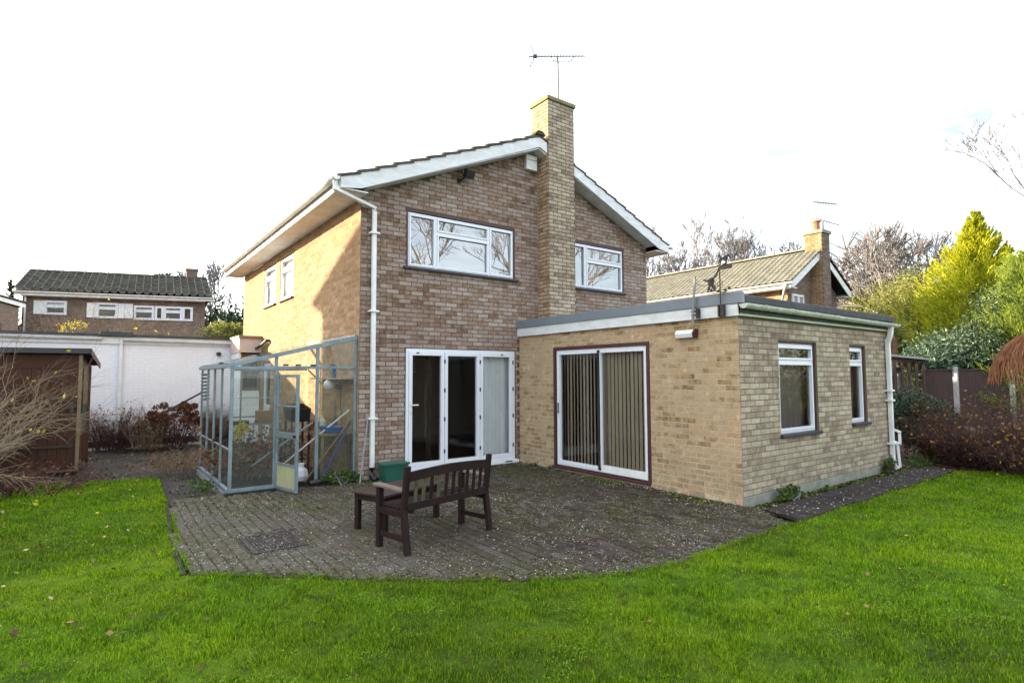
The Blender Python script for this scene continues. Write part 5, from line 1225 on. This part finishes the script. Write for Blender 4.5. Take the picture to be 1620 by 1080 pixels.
# white plastic chair behind the extension corner
pc = thing('plastic_chair', (8.25,-4.4,0), 'white plastic garden chair half hidden behind the extension downpipe', 'chair')
TK = Matrix.Translation((8.16,-4.36,0))@Matrix.Rotation(math.radians(-60),4,'Z')
for x in (-.2,.2):
    for y in (-.2,.2): MB(TK).bar((x,y,0),(x*.9,y*.9,.40),.04,.04).build('leg', M['white'], pc)
MB(TK).box(-.22,-.22,.40,.22,.22,.43).build('seat', M['white'], pc, bevel=.01)
m = MB(TK); m.prism([(-.21,.19,.43),(.21,.19,.43),(.19,.30,.80),(-.19,.30,.80)], (0,.02,0)); m.build('backrest', M['white'], pc)
for x in (-.24,.2): m = MB(TK); m.box(x,-.2,.60,x+.04,.24,.63); m.box(x,-.19,.40,x+.04,-.15,.60); m.build('armrest', M['white'], pc)
#@@NEXT
# ================================================================== trees and shrubs
def G(px, py, dep): p = at(px, py, dep); return (p.x, p.y, 0)
def HT(py, dep, px=1400): return at(px, py, dep).z
gb_ = 'bare trees on the skyline behind the house next door'
for (px, top, dep, lb, sp) in ((1050,388,44,'bare tree half hidden behind the right end of the main roof',.5),(1118,372,46,'spreading bare tree left of the middle of the pale roof',.5),(1203,368,46,'rounded bare tree behind the middle of the pale roof',.45),(1255,408,60,'small faint bare tree just left of the chimney next door',.5)):
    bare_tree('bare_tree', G(px,560,dep), HT(top,dep,px)*1.0, lb, 7 if dep < 50 else 6, .26, sp*.8, group=gb_, minr=.0145, upb=.34, kids=(2,3))
bare_tree('pollarded_tree', G(1392,560,34), HT(416,34)*.92, 'pollarded tree with orange bark and knobbly bare branches', 4, .34, .62, 'twig', 'barkor', tf=.75, kids=(3,4), minr=.022, upb=.1)
bare_tree('bare_tree', G(1465,560,27), HT(365,27), 'broad bare tree with dense pale twigs left of the golden conifer', 7, .2, .42, 'twig', 'bark', tf=.2, minr=.013, kids=(2,3), upb=.18)
bare_tree('bare_tree', G(1700,560,30), 15.0, 'tall bare tree reaching in at the upper right edge', 7, .2, .5, 'twig', 'bark', tf=.3, minr=.013)
bare_tree('bare_tree', G(350,560,42), HT(440,42,350), 'bare tree right of the chimney of the dark tiled house', 6, .2, .5, group=None, minr=.024)
conifer('golden_conifer', G(1556,600,19), HT(312,19), 3.9, 'tall golden yellow conifer standing above the rhododendron', 'conifer', 700, 110, .17, .8, 1.12, .02, asp=.2)
conifer('golden_conifer', G(1606,600,18.6), HT(372,19), 2.2, 'second golden conifer crown just right of the tallest one', 'conifer', 300, 80, .17, .75, 1.0, .05, asp=.22)
conifer('lime_conifer', G(1640,600,15.5), HT(380,15.5), 2.1, 'lime green feathery conifer at the right edge behind the brown mound', 'conifer2', 420, 150, .16, .6, .6, .04, asp=.11)
conifer('dark_conifer', G(12,560,40), HT(428,40,20), 1.6, 'dark green conifer at the far left beyond the houses', 'darkleaf', 160, 50, .3, .35, .9, .1)
conifer('dark_conifer', G(258,560,48), HT(420,48,258), 2.6, 'dark flat topped pine showing above the dark tiled roof', 'darkleaf', 90, 40, .5, .2, .35, .45)
def blob(px, py, dep, rx, rz, ry=None):
    p = at(px, py, dep); return (p.x, p.y, p.z, rx, ry or rx, rz)
shrub('rhododendron', G(1500,640,16.3), [blob(1478,572,16.3,.9,.6),blob(1515,560,16.5,1.3,.75),blob(1555,575,16.2,1.1,.6)], 9000, .13, 'rhodo', 'grey green rhododendron spreading above the brown fence', asp=.38, clumps=130, sig=.14)
shrub('olive_shrub', G(1440,620,22), [blob(1425,500,22,1.3,1.3),blob(1450,480,23,1.5,1.3),blob(1445,545,21,1.6,1.2),blob(1462,555,20.5,1.0,.8)], 26000, .10, 'olive', 'tall yellowish olive shrub between the flat roof and the golden conifer', clumps=150, sig=.15)
shrub('green_shrub', G(1430,640,20), [blob(1415,560,20.5,1.3,.7),blob(1440,565,20,1.3,.6),blob(1400,530,23,1.4,1.0)], 8000, .13, 'midleaf', 'mid green shrub behind the timber conservatory roof', clumps=100)
shrub('orange_shrub', G(1366,640,34), [blob(1368,475,34,1.6,1.5),blob(1352,495,35,1.4,1.0)], 5000, .2, 'orangeleaf', 'orange brown shrub below the pollarded tree', clumps=80)
shrub('yellow_green_shrub', G(1395,640,30), [blob(1395,490,30,1.9,1.5),blob(1420,470,30,1.4,1.2)], 7000, .2, 'olive', 'yellow green foliage at the foot of the pollarded tree', clumps=80)
shrub('laurel', G(1585,640,15.3), [blob(1585,520,16,1.0,1.5),blob(1560,540,15.8,.8,1.0)], 7000, .10, 'darkleaf', 'dark green laurel at the foot of the golden conifers', clumps=90, asp=.4)
# cordyline
cp = G(1418,620,18.5); cd = thing('cabbage_palm', cp, 'spiky cabbage palm with orange trunk beyond the extension corner', 'palm')
ct = at(1418,530,18.5); tubes_np('trunk', [(cp, (cp[0],cp[1],ct.z), .12, .10)], M['barkor'], cd, 8)
Cc = []; Dd = []
for i in range(130):
    v = Vector((random.gauss(0,1),random.gauss(0,1),random.uniform(-.4,1.3))).normalized(); Cc.append(Vector((cp[0],cp[1],ct.z+.05))+v*.33); Dd.append(v*6)
leaves_np('fronds', np.array([tuple(c) for c in Cc]), M['olive'], .62, .07, cd, 'stuff', np.array([tuple(c) for c in Dd]), .5)
# weeping copper mound
mb0 = at(1645,640,11.5); mt = thing('weeping_maple', (mb0.x,mb0.y,0), 'dome shaped weeping shrub of fine copper brown twigs at the right edge', 'shrub')
segs = []; top = at(1655,532,11.5)
for i in range(1500):
    az = random.uniform(0,2*math.pi); R = .98*math.sqrt(random.uniform(.0,1)); z0 = top.z+.14; p = Vector((top.x+.2*R*math.cos(az), top.y+.2*R*math.sin(az), z0)); n_ = 6; Re = random.uniform(.5,1.0)
    for j in range(1, n_+1):
        t = j/n_; a = az+random.gauss(0,.06); r_ = 1.0*Re*math.sin(t*math.pi/2*random.uniform(.9,1)); q = Vector((top.x+r_*math.cos(a), top.y+r_*math.sin(a), z0-(1.15*Re)*(1-math.cos(t*math.pi/2))*1.0+random.gauss(0,.012)))
        segs.append((tuple(p), tuple(q), .004, .0035)); p = q
tubes_np('crown', segs, M['twigor'], mt, 3)
sg = []
for i in range(7):
    b = Vector((mb0.x+random.gauss(0,.07),mb0.y+random.gauss(0,.07),0)); p = b
    for j in range(5):
        q = p+Vector((random.gauss(0,.09),random.gauss(0,.09),(top.z-.1)/5)); sg.append((tuple(p),tuple(q),.032-.004*j,.028-.004*j)); p = q
tubes_np('trunk', sg, M['barkor'], mt, 6)
# reddish twiggy shrubs on the right, sparse yellow leaves
def twigbush(name, base, n, length, spread, label, tm, leafm=None, nl=0, lsize=.04, az=None, droop=.3, r0=.008, side=4, cat='shrub', base_r=.25, up=1.0, sl=.35, seg=5):
    t = thing(name, base, label, cat); s, tips = arcs(base, n, length, spread, droop, r0, seg, up, side, sl, az, base_r)
    tubes_np('branches', s, M[tm], t, 3)
    if nl:
        C = tips[RG.integers(0, len(tips), nl)]+RG.normal(0, .03, (nl, 3)); C = C[C[:, 2] > .02]; leaves_np('foliage', C, M[leafm], lsize, .6, t, 'stuff')
    return t
twigbush('twiggy_shrub', G(1575,690,10.2), 260, 1.45, 1.3, 'wide dark red twiggy shrub with orange leaves beyond the lawn', 'twigred', 'orangeleaf', 1500, .05, side=7, base_r=.6, droop=.45)
twigbush('twiggy_shrub', G(1545,690,10.3), 120, .85, 1.3, 'lower dark red twiggy shrub left of the widest one', 'twigred', 'brownleaf', 2200, .045, side=6, base_r=.5, droop=.5)
twigbush('twiggy_shrub', G(1640,690,9.2), 200, 1.35, 1.2, 'dark red twiggy shrub cut by the right edge of the picture', 'twigred', 'orangeleaf', 1300, .05, side=7, base_r=.6, droop=.4)
shrub('evergreen_shrub', G(1440,700,11.6), [blob(1434,650,11.6,.52,.42),blob(1462,650,11.8,.50,.34),blob(1448,685,11.3,.5,.30),blob(1495,668,12,.40,.26)], 9000, .075, 'darkleaf', 'dark evergreen shrub just beyond the extension downpipe', clumps=110, asp=.45)
# strap-leaved plant
sb = Vector(G(1478,705,10.8)); sp_ = thing('strap_leaved_plant', tuple(sb), 'arching strap leaved plant with brown and yellow blades in the right bed', 'plant')
mb = MB()
for i in range(90):
    az = random.uniform(0,6.28); l = random.uniform(.4,.85); p = sb+Vector((random.gauss(0,.08),random.gauss(0,.08),0)); d = Vector((math.cos(az)*random.uniform(.3,1),math.sin(az)*random.uniform(.3,1),1)).normalized(); sd = Vector((-math.sin(az),math.cos(az),0)); pts = []
    for j in range(6):
        w2 = .02*(1-abs(j/5-.3)*1.1); pts += [p-sd*w2, p+sd*w2]; p = p+d*(l/5); d = (d+Vector((0,0,-.32))).normalized()
    mb.add(pts, [(2*j,2*j+1,2*j+3,2*j+2) for j in range(5)])
mb.build('blades', M['strap'], sp_)
# left: twiggy shrub in front of the shed
def leftbush(px, dep, n, L_, lb, base_r=.35, nl=60):
    t = thing('twiggy_shrub', G(px,760,dep), lb, 'shrub'); b = G(px,760,dep)
    s, tips = arcs((b[0], b[1], .15), n, L_, .8, .40, .010, 8, 1, 4, .42, None, base_r, .30)
    tubes_np('branches', s, M['twigtan'], t, 4); C = tips[RG.integers(0, len(tips), nl)]; leaves_np('foliage', C, M['yellowleaf'], .06, .6, t, 'stuff')
leftbush(-165, 6.3, 60, 2.0, 'large arching bare shrub with a few yellow leaves in front of the shed', .5, 90)
leftbush(-60, 8.6, 50, 2.7, 'bare tan shrub rising against the sky behind the shed corner at the left edge', .4, 40)
twigbush('undergrowth', G(10,790,8.0), 90, .5, 1.4, 'low tangle of dark dead stems under the left hand shrub', 'twigred', 'brownleaf', 900, .05, side=4, base_r=.9, droop=.6)
# pinkish shrub behind the garage, by the left house
bt_ = 'leafless shrubs behind the garage'
for (px, dep, top, lb) in ((150,19,488,'pinkish leafless shrub behind the garage below the shuttered windows'),(205,19.5,500,'low pinkish leafless shrub behind the middle of the garage roof')):
    b = G(px,560,dep); twigbush('leafless_shrub', b, 150, HT(top,dep,px)*1.02, .55, lb, 'twigor' if 0 else 'twigtan', 'yellowleaf', 60, .14, side=6, base_r=1.0, droop=.25, r0=.018)
shrub('yellow_leaved_shrub', G(118,560,18), [blob(112,516,18,.5,.22),blob(98,514,18,.3,.18)], 160, .07, 'yellowleaf', 'yellow leaved shrub just above the garage roof edge', clumps=16)
hp = at(350,505,33); hd = shrub('conifer_hedge', (hp.x,hp.y,0), [(hp.x-1.0,hp.y+.3,3.9,3.2,1.4,2.0),(hp.x+1.5,hp.y-.4,3.7,3.0,1.4,2.0)], 9000, .28, 'darkleaf', 'dark clipped hedge between the dark tiled house and the side wall', 'hedge', clumps=160)
shrub('pale_green_bush', G(358,560,24), [blob(352,526,24,.8,.5),blob(375,528,24,.6,.4)], 2500, .12, 'olive', 'pale green bush above the side passage roof', clumps=40)
# hydrangea with dead heads against the garage
hb = Vector((-1.75,6.9,0)); hy = thing('hydrangea', tuple(hb), 'hydrangea covered in dead brown flower heads against the white wall', 'shrub')
s, tips = arcs(tuple(hb), 60, 1.15, .75, .15, .007, 4, 1, 2, .3, None, .3); tubes_np('branches', s, M['twigred'], hy, 3)
hd_c = []
for i in range(75):
    az = random.uniform(0,6.28); r_ = random.uniform(.1,.85)**.7; c_ = hb+Vector((math.cos(az)*r_*.85, math.sin(az)*r_*.45-.05, .25+random.uniform(.35,.85)*(1.1-.55*r_)))
    hd_c.append(c_)
for c_ in hd_c:
    m_ = 55; v = RG.normal(0,1,(m_,3)); v /= np.linalg.norm(v,axis=1)[:,None]; leaves_np('flower_head', np.array(c_)+v*np.array([.072,.072,.055]), M['brownleaf'], .05, .8, hy)
C = cloud([(hb.x,hb.y,.45,.8,.5,.4)], 500, 30); leaves_np('foliage', C, M['brownleaf'], .08, .5, hy, 'stuff')
tag(MB().bar((-2.75,7.45,.32),(-1.25,7.0,1.25),.05,.04).build('plank', M['fence']), 'dark plank leaning against the white wall through the hydrangea', 'plank')
twigbush('dead_plants', (-2.9,7.2,0), 110, .95, .6, 'dead brown stems at the foot of the garage downpipe', 'twigred', 'brownleaf', 700, .05, side=5, base_r=.45, droop=.2)
twigbush('dead_plants', (-2.35,6.9,0), 70, .9, .5, 'tuft of tan dead stems between the downpipe and the plank', 'twigtan', 'brownleaf', 300, .05, side=4, base_r=.3, droop=.2)
twigbush('low_weeds', (-2.1,2.9,0), 60, .5, 1.2, 'straggling brown weeds along the outside of the greenhouse', 'twigtan', 'brownleaf', 500, .04, side=4, base_r=.5, droop=.5)
twigbush('greenhouse_plants', (-1.3,1.5,0), 90, .8, .9, 'overgrown brown plants inside the greenhouse behind the left panes', 'twigtan', 'brownleaf', 1800, .06, side=4, base_r=.5, droop=.4)
shrub('yellow_flowered_plant', (-1.5,1.9,0), [(-1.45,1.75,.72,.28,.25,.14)], 450, .05, 'yellowleaf', 'plant with yellow leaves inside the greenhouse', 'plant', clumps=14, stems=8)
shrub('weed_clump', (-.28,-.1,0), [(-.30,-.06,.10,.26,.12,.13),(-.12,-.12,.08,.14,.1,.08)], 1300, .045, 'midleaf', 'green weed clump at the foot of the greenhouse end post', 'weeds', clumps=26, stems=10)
shrub('weed_clump', (-2.2,.6,0), [(-2.15,.5,.08,.22,.3,.09)], 500, .04, 'midleaf', 'low weeds beside the greenhouse front corner', 'weeds', clumps=20, stems=6)
shrub('ivy_clump', (4.02,-4.78,0), [(4.0,-4.76,.09,.22,.09,.10),(4.2,-4.76,.05,.16,.06,.05)], 700, .05, 'midleaf', 'small ivy clump at the foot of the wall below the wider window', 'weeds', clumps=20, stems=5)
shrub('ivy_clump', (7.35,-4.75,0), [(7.4,-4.72,.12,.18,.08,.14)], 500, .05, 'midleaf', 'green weeds at the foot of the extension downpipe', 'weeds', clumps=16, stems=5)
shrub('grass_tussock', (8.3,-4.78,0), [(8.35,-4.8,.08,.25,.2,.10)], 900, .12, 'midleaf', 'tussock of long grass beyond the end of the path', 'grass tuft', clumps=14, stems=3, asp=.06)
for (x, y, lb) in ((3.11,-.55,'tiny weed on the plinth left of the sliding door'),(3.05,-1.05,'small weed growing under the sliding door corner'),(5.0,-4.76,'thin weeds along the wall between the two tall windows')):
    shrub('small_weed', (x,y,0), [(x,y,.03,.10,.05,.04)], 130, .03, 'midleaf', lb, 'weeds', clumps=8, stems=2)
# trees and hedge at the bottom of the garden: what the windows mirror
gt_ = 'bare trees at the bottom of the garden, mirrored in the upstairs windows'
for (x, y, h, lbt) in ((13.5,-21,13,'in the middle of the lawn end, mirrored in the upstairs windows'),(8,-24,12,'farthest from the house behind the lawn'),(19,-19,12,'nearest the right hand hedge')): bare_tree('garden_tree', (x,y,0), h, 'bare garden tree %s' % lbt, 6, .22, .5, group=gt_, minr=.012)
shrub('garden_hedge', (17,-17,0), [(12,-20,1.3,4,1.2,1.8),(18,-17,1.6,4,1.5,2.2),(22,-12,1.4,2,3.5,2.0)], 9000, .25, 'olive', 'tall hedge closing the bottom of the garden', 'hedge', clumps=200)
#@@GRASS
# ================================================================== lawn blades
def vnoise(x, y, s):
    return (np.sin(x*1.7*s+np.sin(y*2.3*s+1.3)*1.7)+np.sin(y*2.1*s+np.sin(x*1.9*s)*1.5+.7)+np.sin((x+y)*3.1*s+np.cos(x*4.7*s)))/3
def grass(N, LP):
    r = RG.uniform(2.1**.75, 17**.75, N)**(1/.75); a = RG.uniform(-.86, .86, N)+YAW
    x = CAMP.x+r*np.sin(a); y = CAMP.y+r*np.cos(a); P = np.stack([x, y], 1); ok = inside(P, LP); P = P[ok]; r = r[ok]; x, y = P.T; k = len(P)
    pn = vnoise(x, y, 1.3); fn = vnoise(x+5, y-3, 5.0)
    keep = RG.random(k) < .80+.45*fn+.15*pn; P = P[keep]; r = r[keep]; pn = pn[keep]; fn = fn[keep]; x, y = P.T; k = len(P)
    h = .62*(.030+.012*pn+.018*np.clip(fn, -.3, 1))*RG.uniform(.5, 1.5, k)*(1+.02*r); w = (.0021+.00058*r)*RG.uniform(.7, 1.4, k)
    az = RG.uniform(0, 2*math.pi, k); lean = RG.uniform(.15, 1.1, k)*h; d = np.stack([np.cos(az), np.sin(az)], 1)
    s = np.stack([-np.sin(az+RG.normal(0, .5, k)), np.cos(az)], 1)*w[:, None]*.5; z0 = np.full(k, -.018)
    V = np.zeros((k, 5, 3)); V[:, 0, :2] = P-s; V[:, 1, :2] = P+s; V[:, 0, 2] = V[:, 1, 2] = -.02
    m = P+d*(lean*.35)[:, None]; V[:, 2, :2] = m+s*.8; V[:, 3, :2] = m-s*.8; V[:, 2, 2] = V[:, 3, 2] = -.018+h*.6
    V[:, 4, :2] = P+d*lean[:, None]; V[:, 4, 2] = -.018+h
    F = (np.arange(k)*5)[:, None]+np.array([[0, 1, 2, 3, 3, 2, 4]]); nv = np.tile([4, 3], k)
    np_mesh('grass', V.reshape(-1, 3), F, nv, M['blade'], np.repeat(RG.random(k), 2), None, 'stuff')
    return k
LAWN2 = [(x, y) for x, y in LAWN]
grass(680000, LAWN2)
def mossy(N):
    r = RG.uniform(2.1**.75, 13**.75, N)**(1/.75); a = RG.uniform(-.86, .86, N)+YAW
    P = np.stack([CAMP.x+r*np.sin(a), CAMP.y+r*np.cos(a)], 1); ok = inside(P, LAWN2); P = P[ok]; r = r[ok]
    d = vnoise(P[:, 0]*1.1+9, P[:, 1]*1.1, 1.1)*.6+vnoise(P[:, 0], P[:, 1]+4, 4.0)*.5
    k = RG.random(len(P)) < np.clip(d*2.4-.35, .0, 1); P = P[k]; r = r[k]; k = len(P)
    C = np.concatenate([P, RG.uniform(-.016, .016, (k, 1))], 1)
    leaves_np('lawn_moss', C, M['lawnmoss'], .012, .6, None, 'stuff', np.tile([0, 0, .3], (k, 1)))
mossy(420000)
# ragged fringe where the lawn grows over the edge of the paving
E_ = PATIO[1:13]; pts = []
for p, q in zip(E_[:-1], E_[1:]):
    n_ = int(math.dist(p, q)*650)
    t = RG.random(n_); pts.append(np.stack([p[0]+(q[0]-p[0])*t, p[1]+(q[1]-p[1])*t], 1)+RG.normal(0, .022, (n_, 2)))
pts = np.concatenate(pts); C = np.concatenate([pts, RG.uniform(-.02, .02, (len(pts), 1))], 1); C = C[vnoise(C[:, 0], C[:, 1], 3.3) > -.35]
leaves_np('lawn_fringe', C, M['blade'], .042, .09, None, 'stuff', np.tile([0, 0, 1.0], (len(C), 1)), .6)
# ------------------------------------------------------------------ litter, moss and fallen leaves
def scatter(name, P, z, mat, size, asp=.6, flat_=.25, rnd=None, parent=None):
    k = len(P); C = np.concatenate([P, np.full((k, 1), z)+RG.uniform(0, .004, (k, 1))], 1)
    az = RG.uniform(0, 2*math.pi, k); D = np.stack([np.cos(az), np.sin(az), RG.normal(0, flat_*.4, k)], 1); sz = size*RG.uniform(.5, 1.5, k)[:, None]
    Wd = np.stack([-np.sin(az), np.cos(az), RG.normal(0, flat_, k)], 1)
    V = np.stack([C-D*sz*.5, C+Wd*sz*asp*.5+[0, 0, .001], C+D*sz*.5, C-Wd*sz*asp*.5+[0, 0, .001]], 1)
    F = (np.arange(k)*4)[:, None]+np.array([[3, 2, 1, 0]])
    return np_mesh(name, V.reshape(-1, 3), F, 4, mat, RG.random(k) if rnd is None else rnd, parent, 'stuff')
def rnd_in(poly, n, bb, dens=None):
    P = np.stack([RG.uniform(bb[0], bb[1], n), RG.uniform(bb[2], bb[3], n)], 1); P = P[inside(P, poly)]
    if dens is not None: P = P[RG.random(len(P)) < dens(P[:, 0], P[:, 1])]
    return P
BBP = (-2.7, 3.25, -5.45, .3)
P = rnd_in(PATIO, 120000, BBP, lambda x, y: .18+.45*(vnoise(x, y, 1.1) > .05)+.35*vnoise(x, y, 4))
scatter('paving_litter', P, .003, M['litter'], .0125, .5, .4, RG.random(len(P))**.8)
P = rnd_in(PATIO, 17000, BBP, lambda x, y: np.clip(.10+.8*vnoise(x, y, 1.4)+.5*vnoise(x, y, 5), .04, 1))
scatter('pale_litter', P, .004, M['litter'], .024, .45, .5, .35+.55*RG.random(len(P)))
P = rnd_in(PATIO, 22000, BBP, lambda x, y: .5+.5*vnoise(x, y, 2)); scatter('dark_litter', P, .003, M['brownleaf'], .02, .5)
P = rnd_in(PATIO, 36000, BBP, lambda x, y: np.clip((vnoise(x+2, y+1, .8)-.0)*1.6, .04, 1)); P[:, 0] = np.where(RG.random(len(P)) < .6, np.round((P[:, 0]+2.62-.05)/.1)*.1-2.62+.05+RG.normal(0, .006, len(P)), P[:, 0]); P = P[inside(P, PATIO)]
scatter('joint_moss', P, .0, M['moss'], .018, .8, .6)
P = rnd_in(LAWN, 7000, (-6.5, 11, -8.5, 3), lambda x, y: .10+.10*vnoise(x, y, .7)+.25*(x < -2.6)*(y > -5)); scatter('fallen_leaves', P, .012, M['lawnleaf'], .036, .6, .6)
P = rnd_in(LAWN, 500, (-6.0, -2.6, -3, 2.8)); scatter('yellow_leaves', P[:60], .014, M['yellowleaf'], .07, .4, .6)
BEDR = [(8.5,-5.25),(9.3,-6.0),(10.6,-7.5),(13,-10.4),(18,-10),(18,-3),(8,-3.5),(8,-5.1)]
P = rnd_in(BEDR, 16000, (8, 18, -10.5, -3)); scatter('bed_litter', P, -.06, M['brownleaf'], .06, .6, .5)
BEDL = [(-7,7.7),(-.5,7.7),(-.5,2.8),(-1.95,2.8),(-1.95,.25),(-2.45,.25),(-2.4,2.2),(-2.7,2.5),(-4.2,2.9),(-7,3.1)]
P = rnd_in(BEDL, 12000, (-7, -.5, .2, 7.8), lambda x, y: .45+.5*vnoise(x, y, 1)); scatter('path_litter', P, -.06, M['litter'], .035, .6, .4, RG.random(len(P))**2.2)
P = rnd_in(BEDL, 14000, (-7, -.5, .2, 7.8), lambda x, y: np.clip(vnoise(x, y, 1.6)*1.2, 0, 1)); scatter('path_moss', P, -.062, M['moss'], .05, .6, .6)
STRIP = [(3.25,-4.62),(8.3,-4.62),(8.3,-4.86),(3.1,-4.86)]
P = rnd_in(STRIP, 4000, (3, 8.4, -4.9, -4.6)); scatter('wall_foot_litter', P, -.04, M['litter'], .03, .6, .5, RG.random(len(P))**1.6); P = rnd_in(STRIP, 2500, (3, 8.4, -4.9, -4.6)); scatter('wall_foot_moss', P, -.03, M['moss'], .04, .6, .8)
PATHP = [(3.1,-4.86),(8.4,-4.86),(8.4,-5.32),(3.1,-5.35)]
P = rnd_in(PATHP, 900, (3, 8.5, -5.4, -4.8)); scatter('slab_litter', P, .016, M['litter'], .025, .6, .4)

# debris gathered along the walls, more clutter in the greenhouse
P = np.stack([3.17-np.abs(RG.normal(0, .09, 2600)), RG.uniform(-4.6, -.05, 2600)], 1); scatter('corner_litter', P, .006, M['litter'], .022, .5, .5, RG.random(len(P))**1.5)
P = np.stack([RG.uniform(.3, 3.1, 1500), -.10-np.abs(RG.normal(0, .07, 1500))], 1); scatter('corner_litter', P, .006, M['litter'], .022, .5, .5, RG.random(len(P))**1.5)
P = np.stack([3.14-np.abs(RG.normal(0, .12, 3500)), RG.uniform(-4.7, -1.5, 3500)], 1); scatter('wall_moss', P[vnoise(P[:, 0], P[:, 1], 1.5) > 0], .003, M['moss'], .025, .7, .6)
for i, (x, y, z, k, mt, lb) in enumerate(((-.33,1.32,.727,1,'pot','terracotta flower pot on the potting bench beside the bottle'),(-.16,1.55,.727,.8,'pot','smaller terracotta pot at the far end of the potting bench'),(-.8,.75,0,1.3,'black','black plant pot on the greenhouse floor'),(-.98,1.9,0,1.5,'pot','large terracotta pot among the dead greenhouse plants'),(-.45,.62,0,1.2,'shedgreen','dark green pot under the potting bench'))):
    m = MB(); m.lathe((x,y,z), [(0,.0),(.045*k,.0),(.062*k,.10*k),(.070*k,.10*k),(.070*k,.125*k),(.060*k,.125*k),(.055*k,.03*k)], 12); tag(m.build('plant_pot', M[mt]), lb, 'plant pot', 'plant pots in the greenhouse')
m = MB(); m.box(-.47,.98,1.115,-.44,1.3,1.12)
bag = MB(); bag.lathe((-.72,.55,0), [(0,0),(.10,.01),(.13,.08),(.11,.17),(.05,.22),(.07,.27),(0,.27)], 9); tag(bag.build('sack', M['curtain']), 'crumpled white sack on the greenhouse floor behind the open door', 'sack')
sh_ = thing('plant_staging', (-1.2,2.3,0), 'slatted aluminium staging along the back of the greenhouse', 'staging')
for x in (-1.75,-.65):
    for y in (2.1,2.5): MB().box(x,y,0,x+.03,y+.03,.78).build('leg', M['alu'], sh_)
for i in range(7): MB().box(-1.75,2.1+i*.062,.78,-.62,2.135+i*.062,.795).build('slat', M['alu'], sh_)
MB().box(-1.75,2.12,1.25,-.62,2.35,1.265).build('upper_shelf', M['ghpane'], sh_)
tag(MB().box(-1.5,2.15,.80,-1.15,2.4,.86).build('seed_tray', M['black']), 'black seed tray on the greenhouse staging', 'tray')
tag(MB().box(-1.0,2.2,.80,-.75,2.42,1.02).build('cardboard_box', M['tanwood']), 'small brown box on the greenhouse staging', 'box')
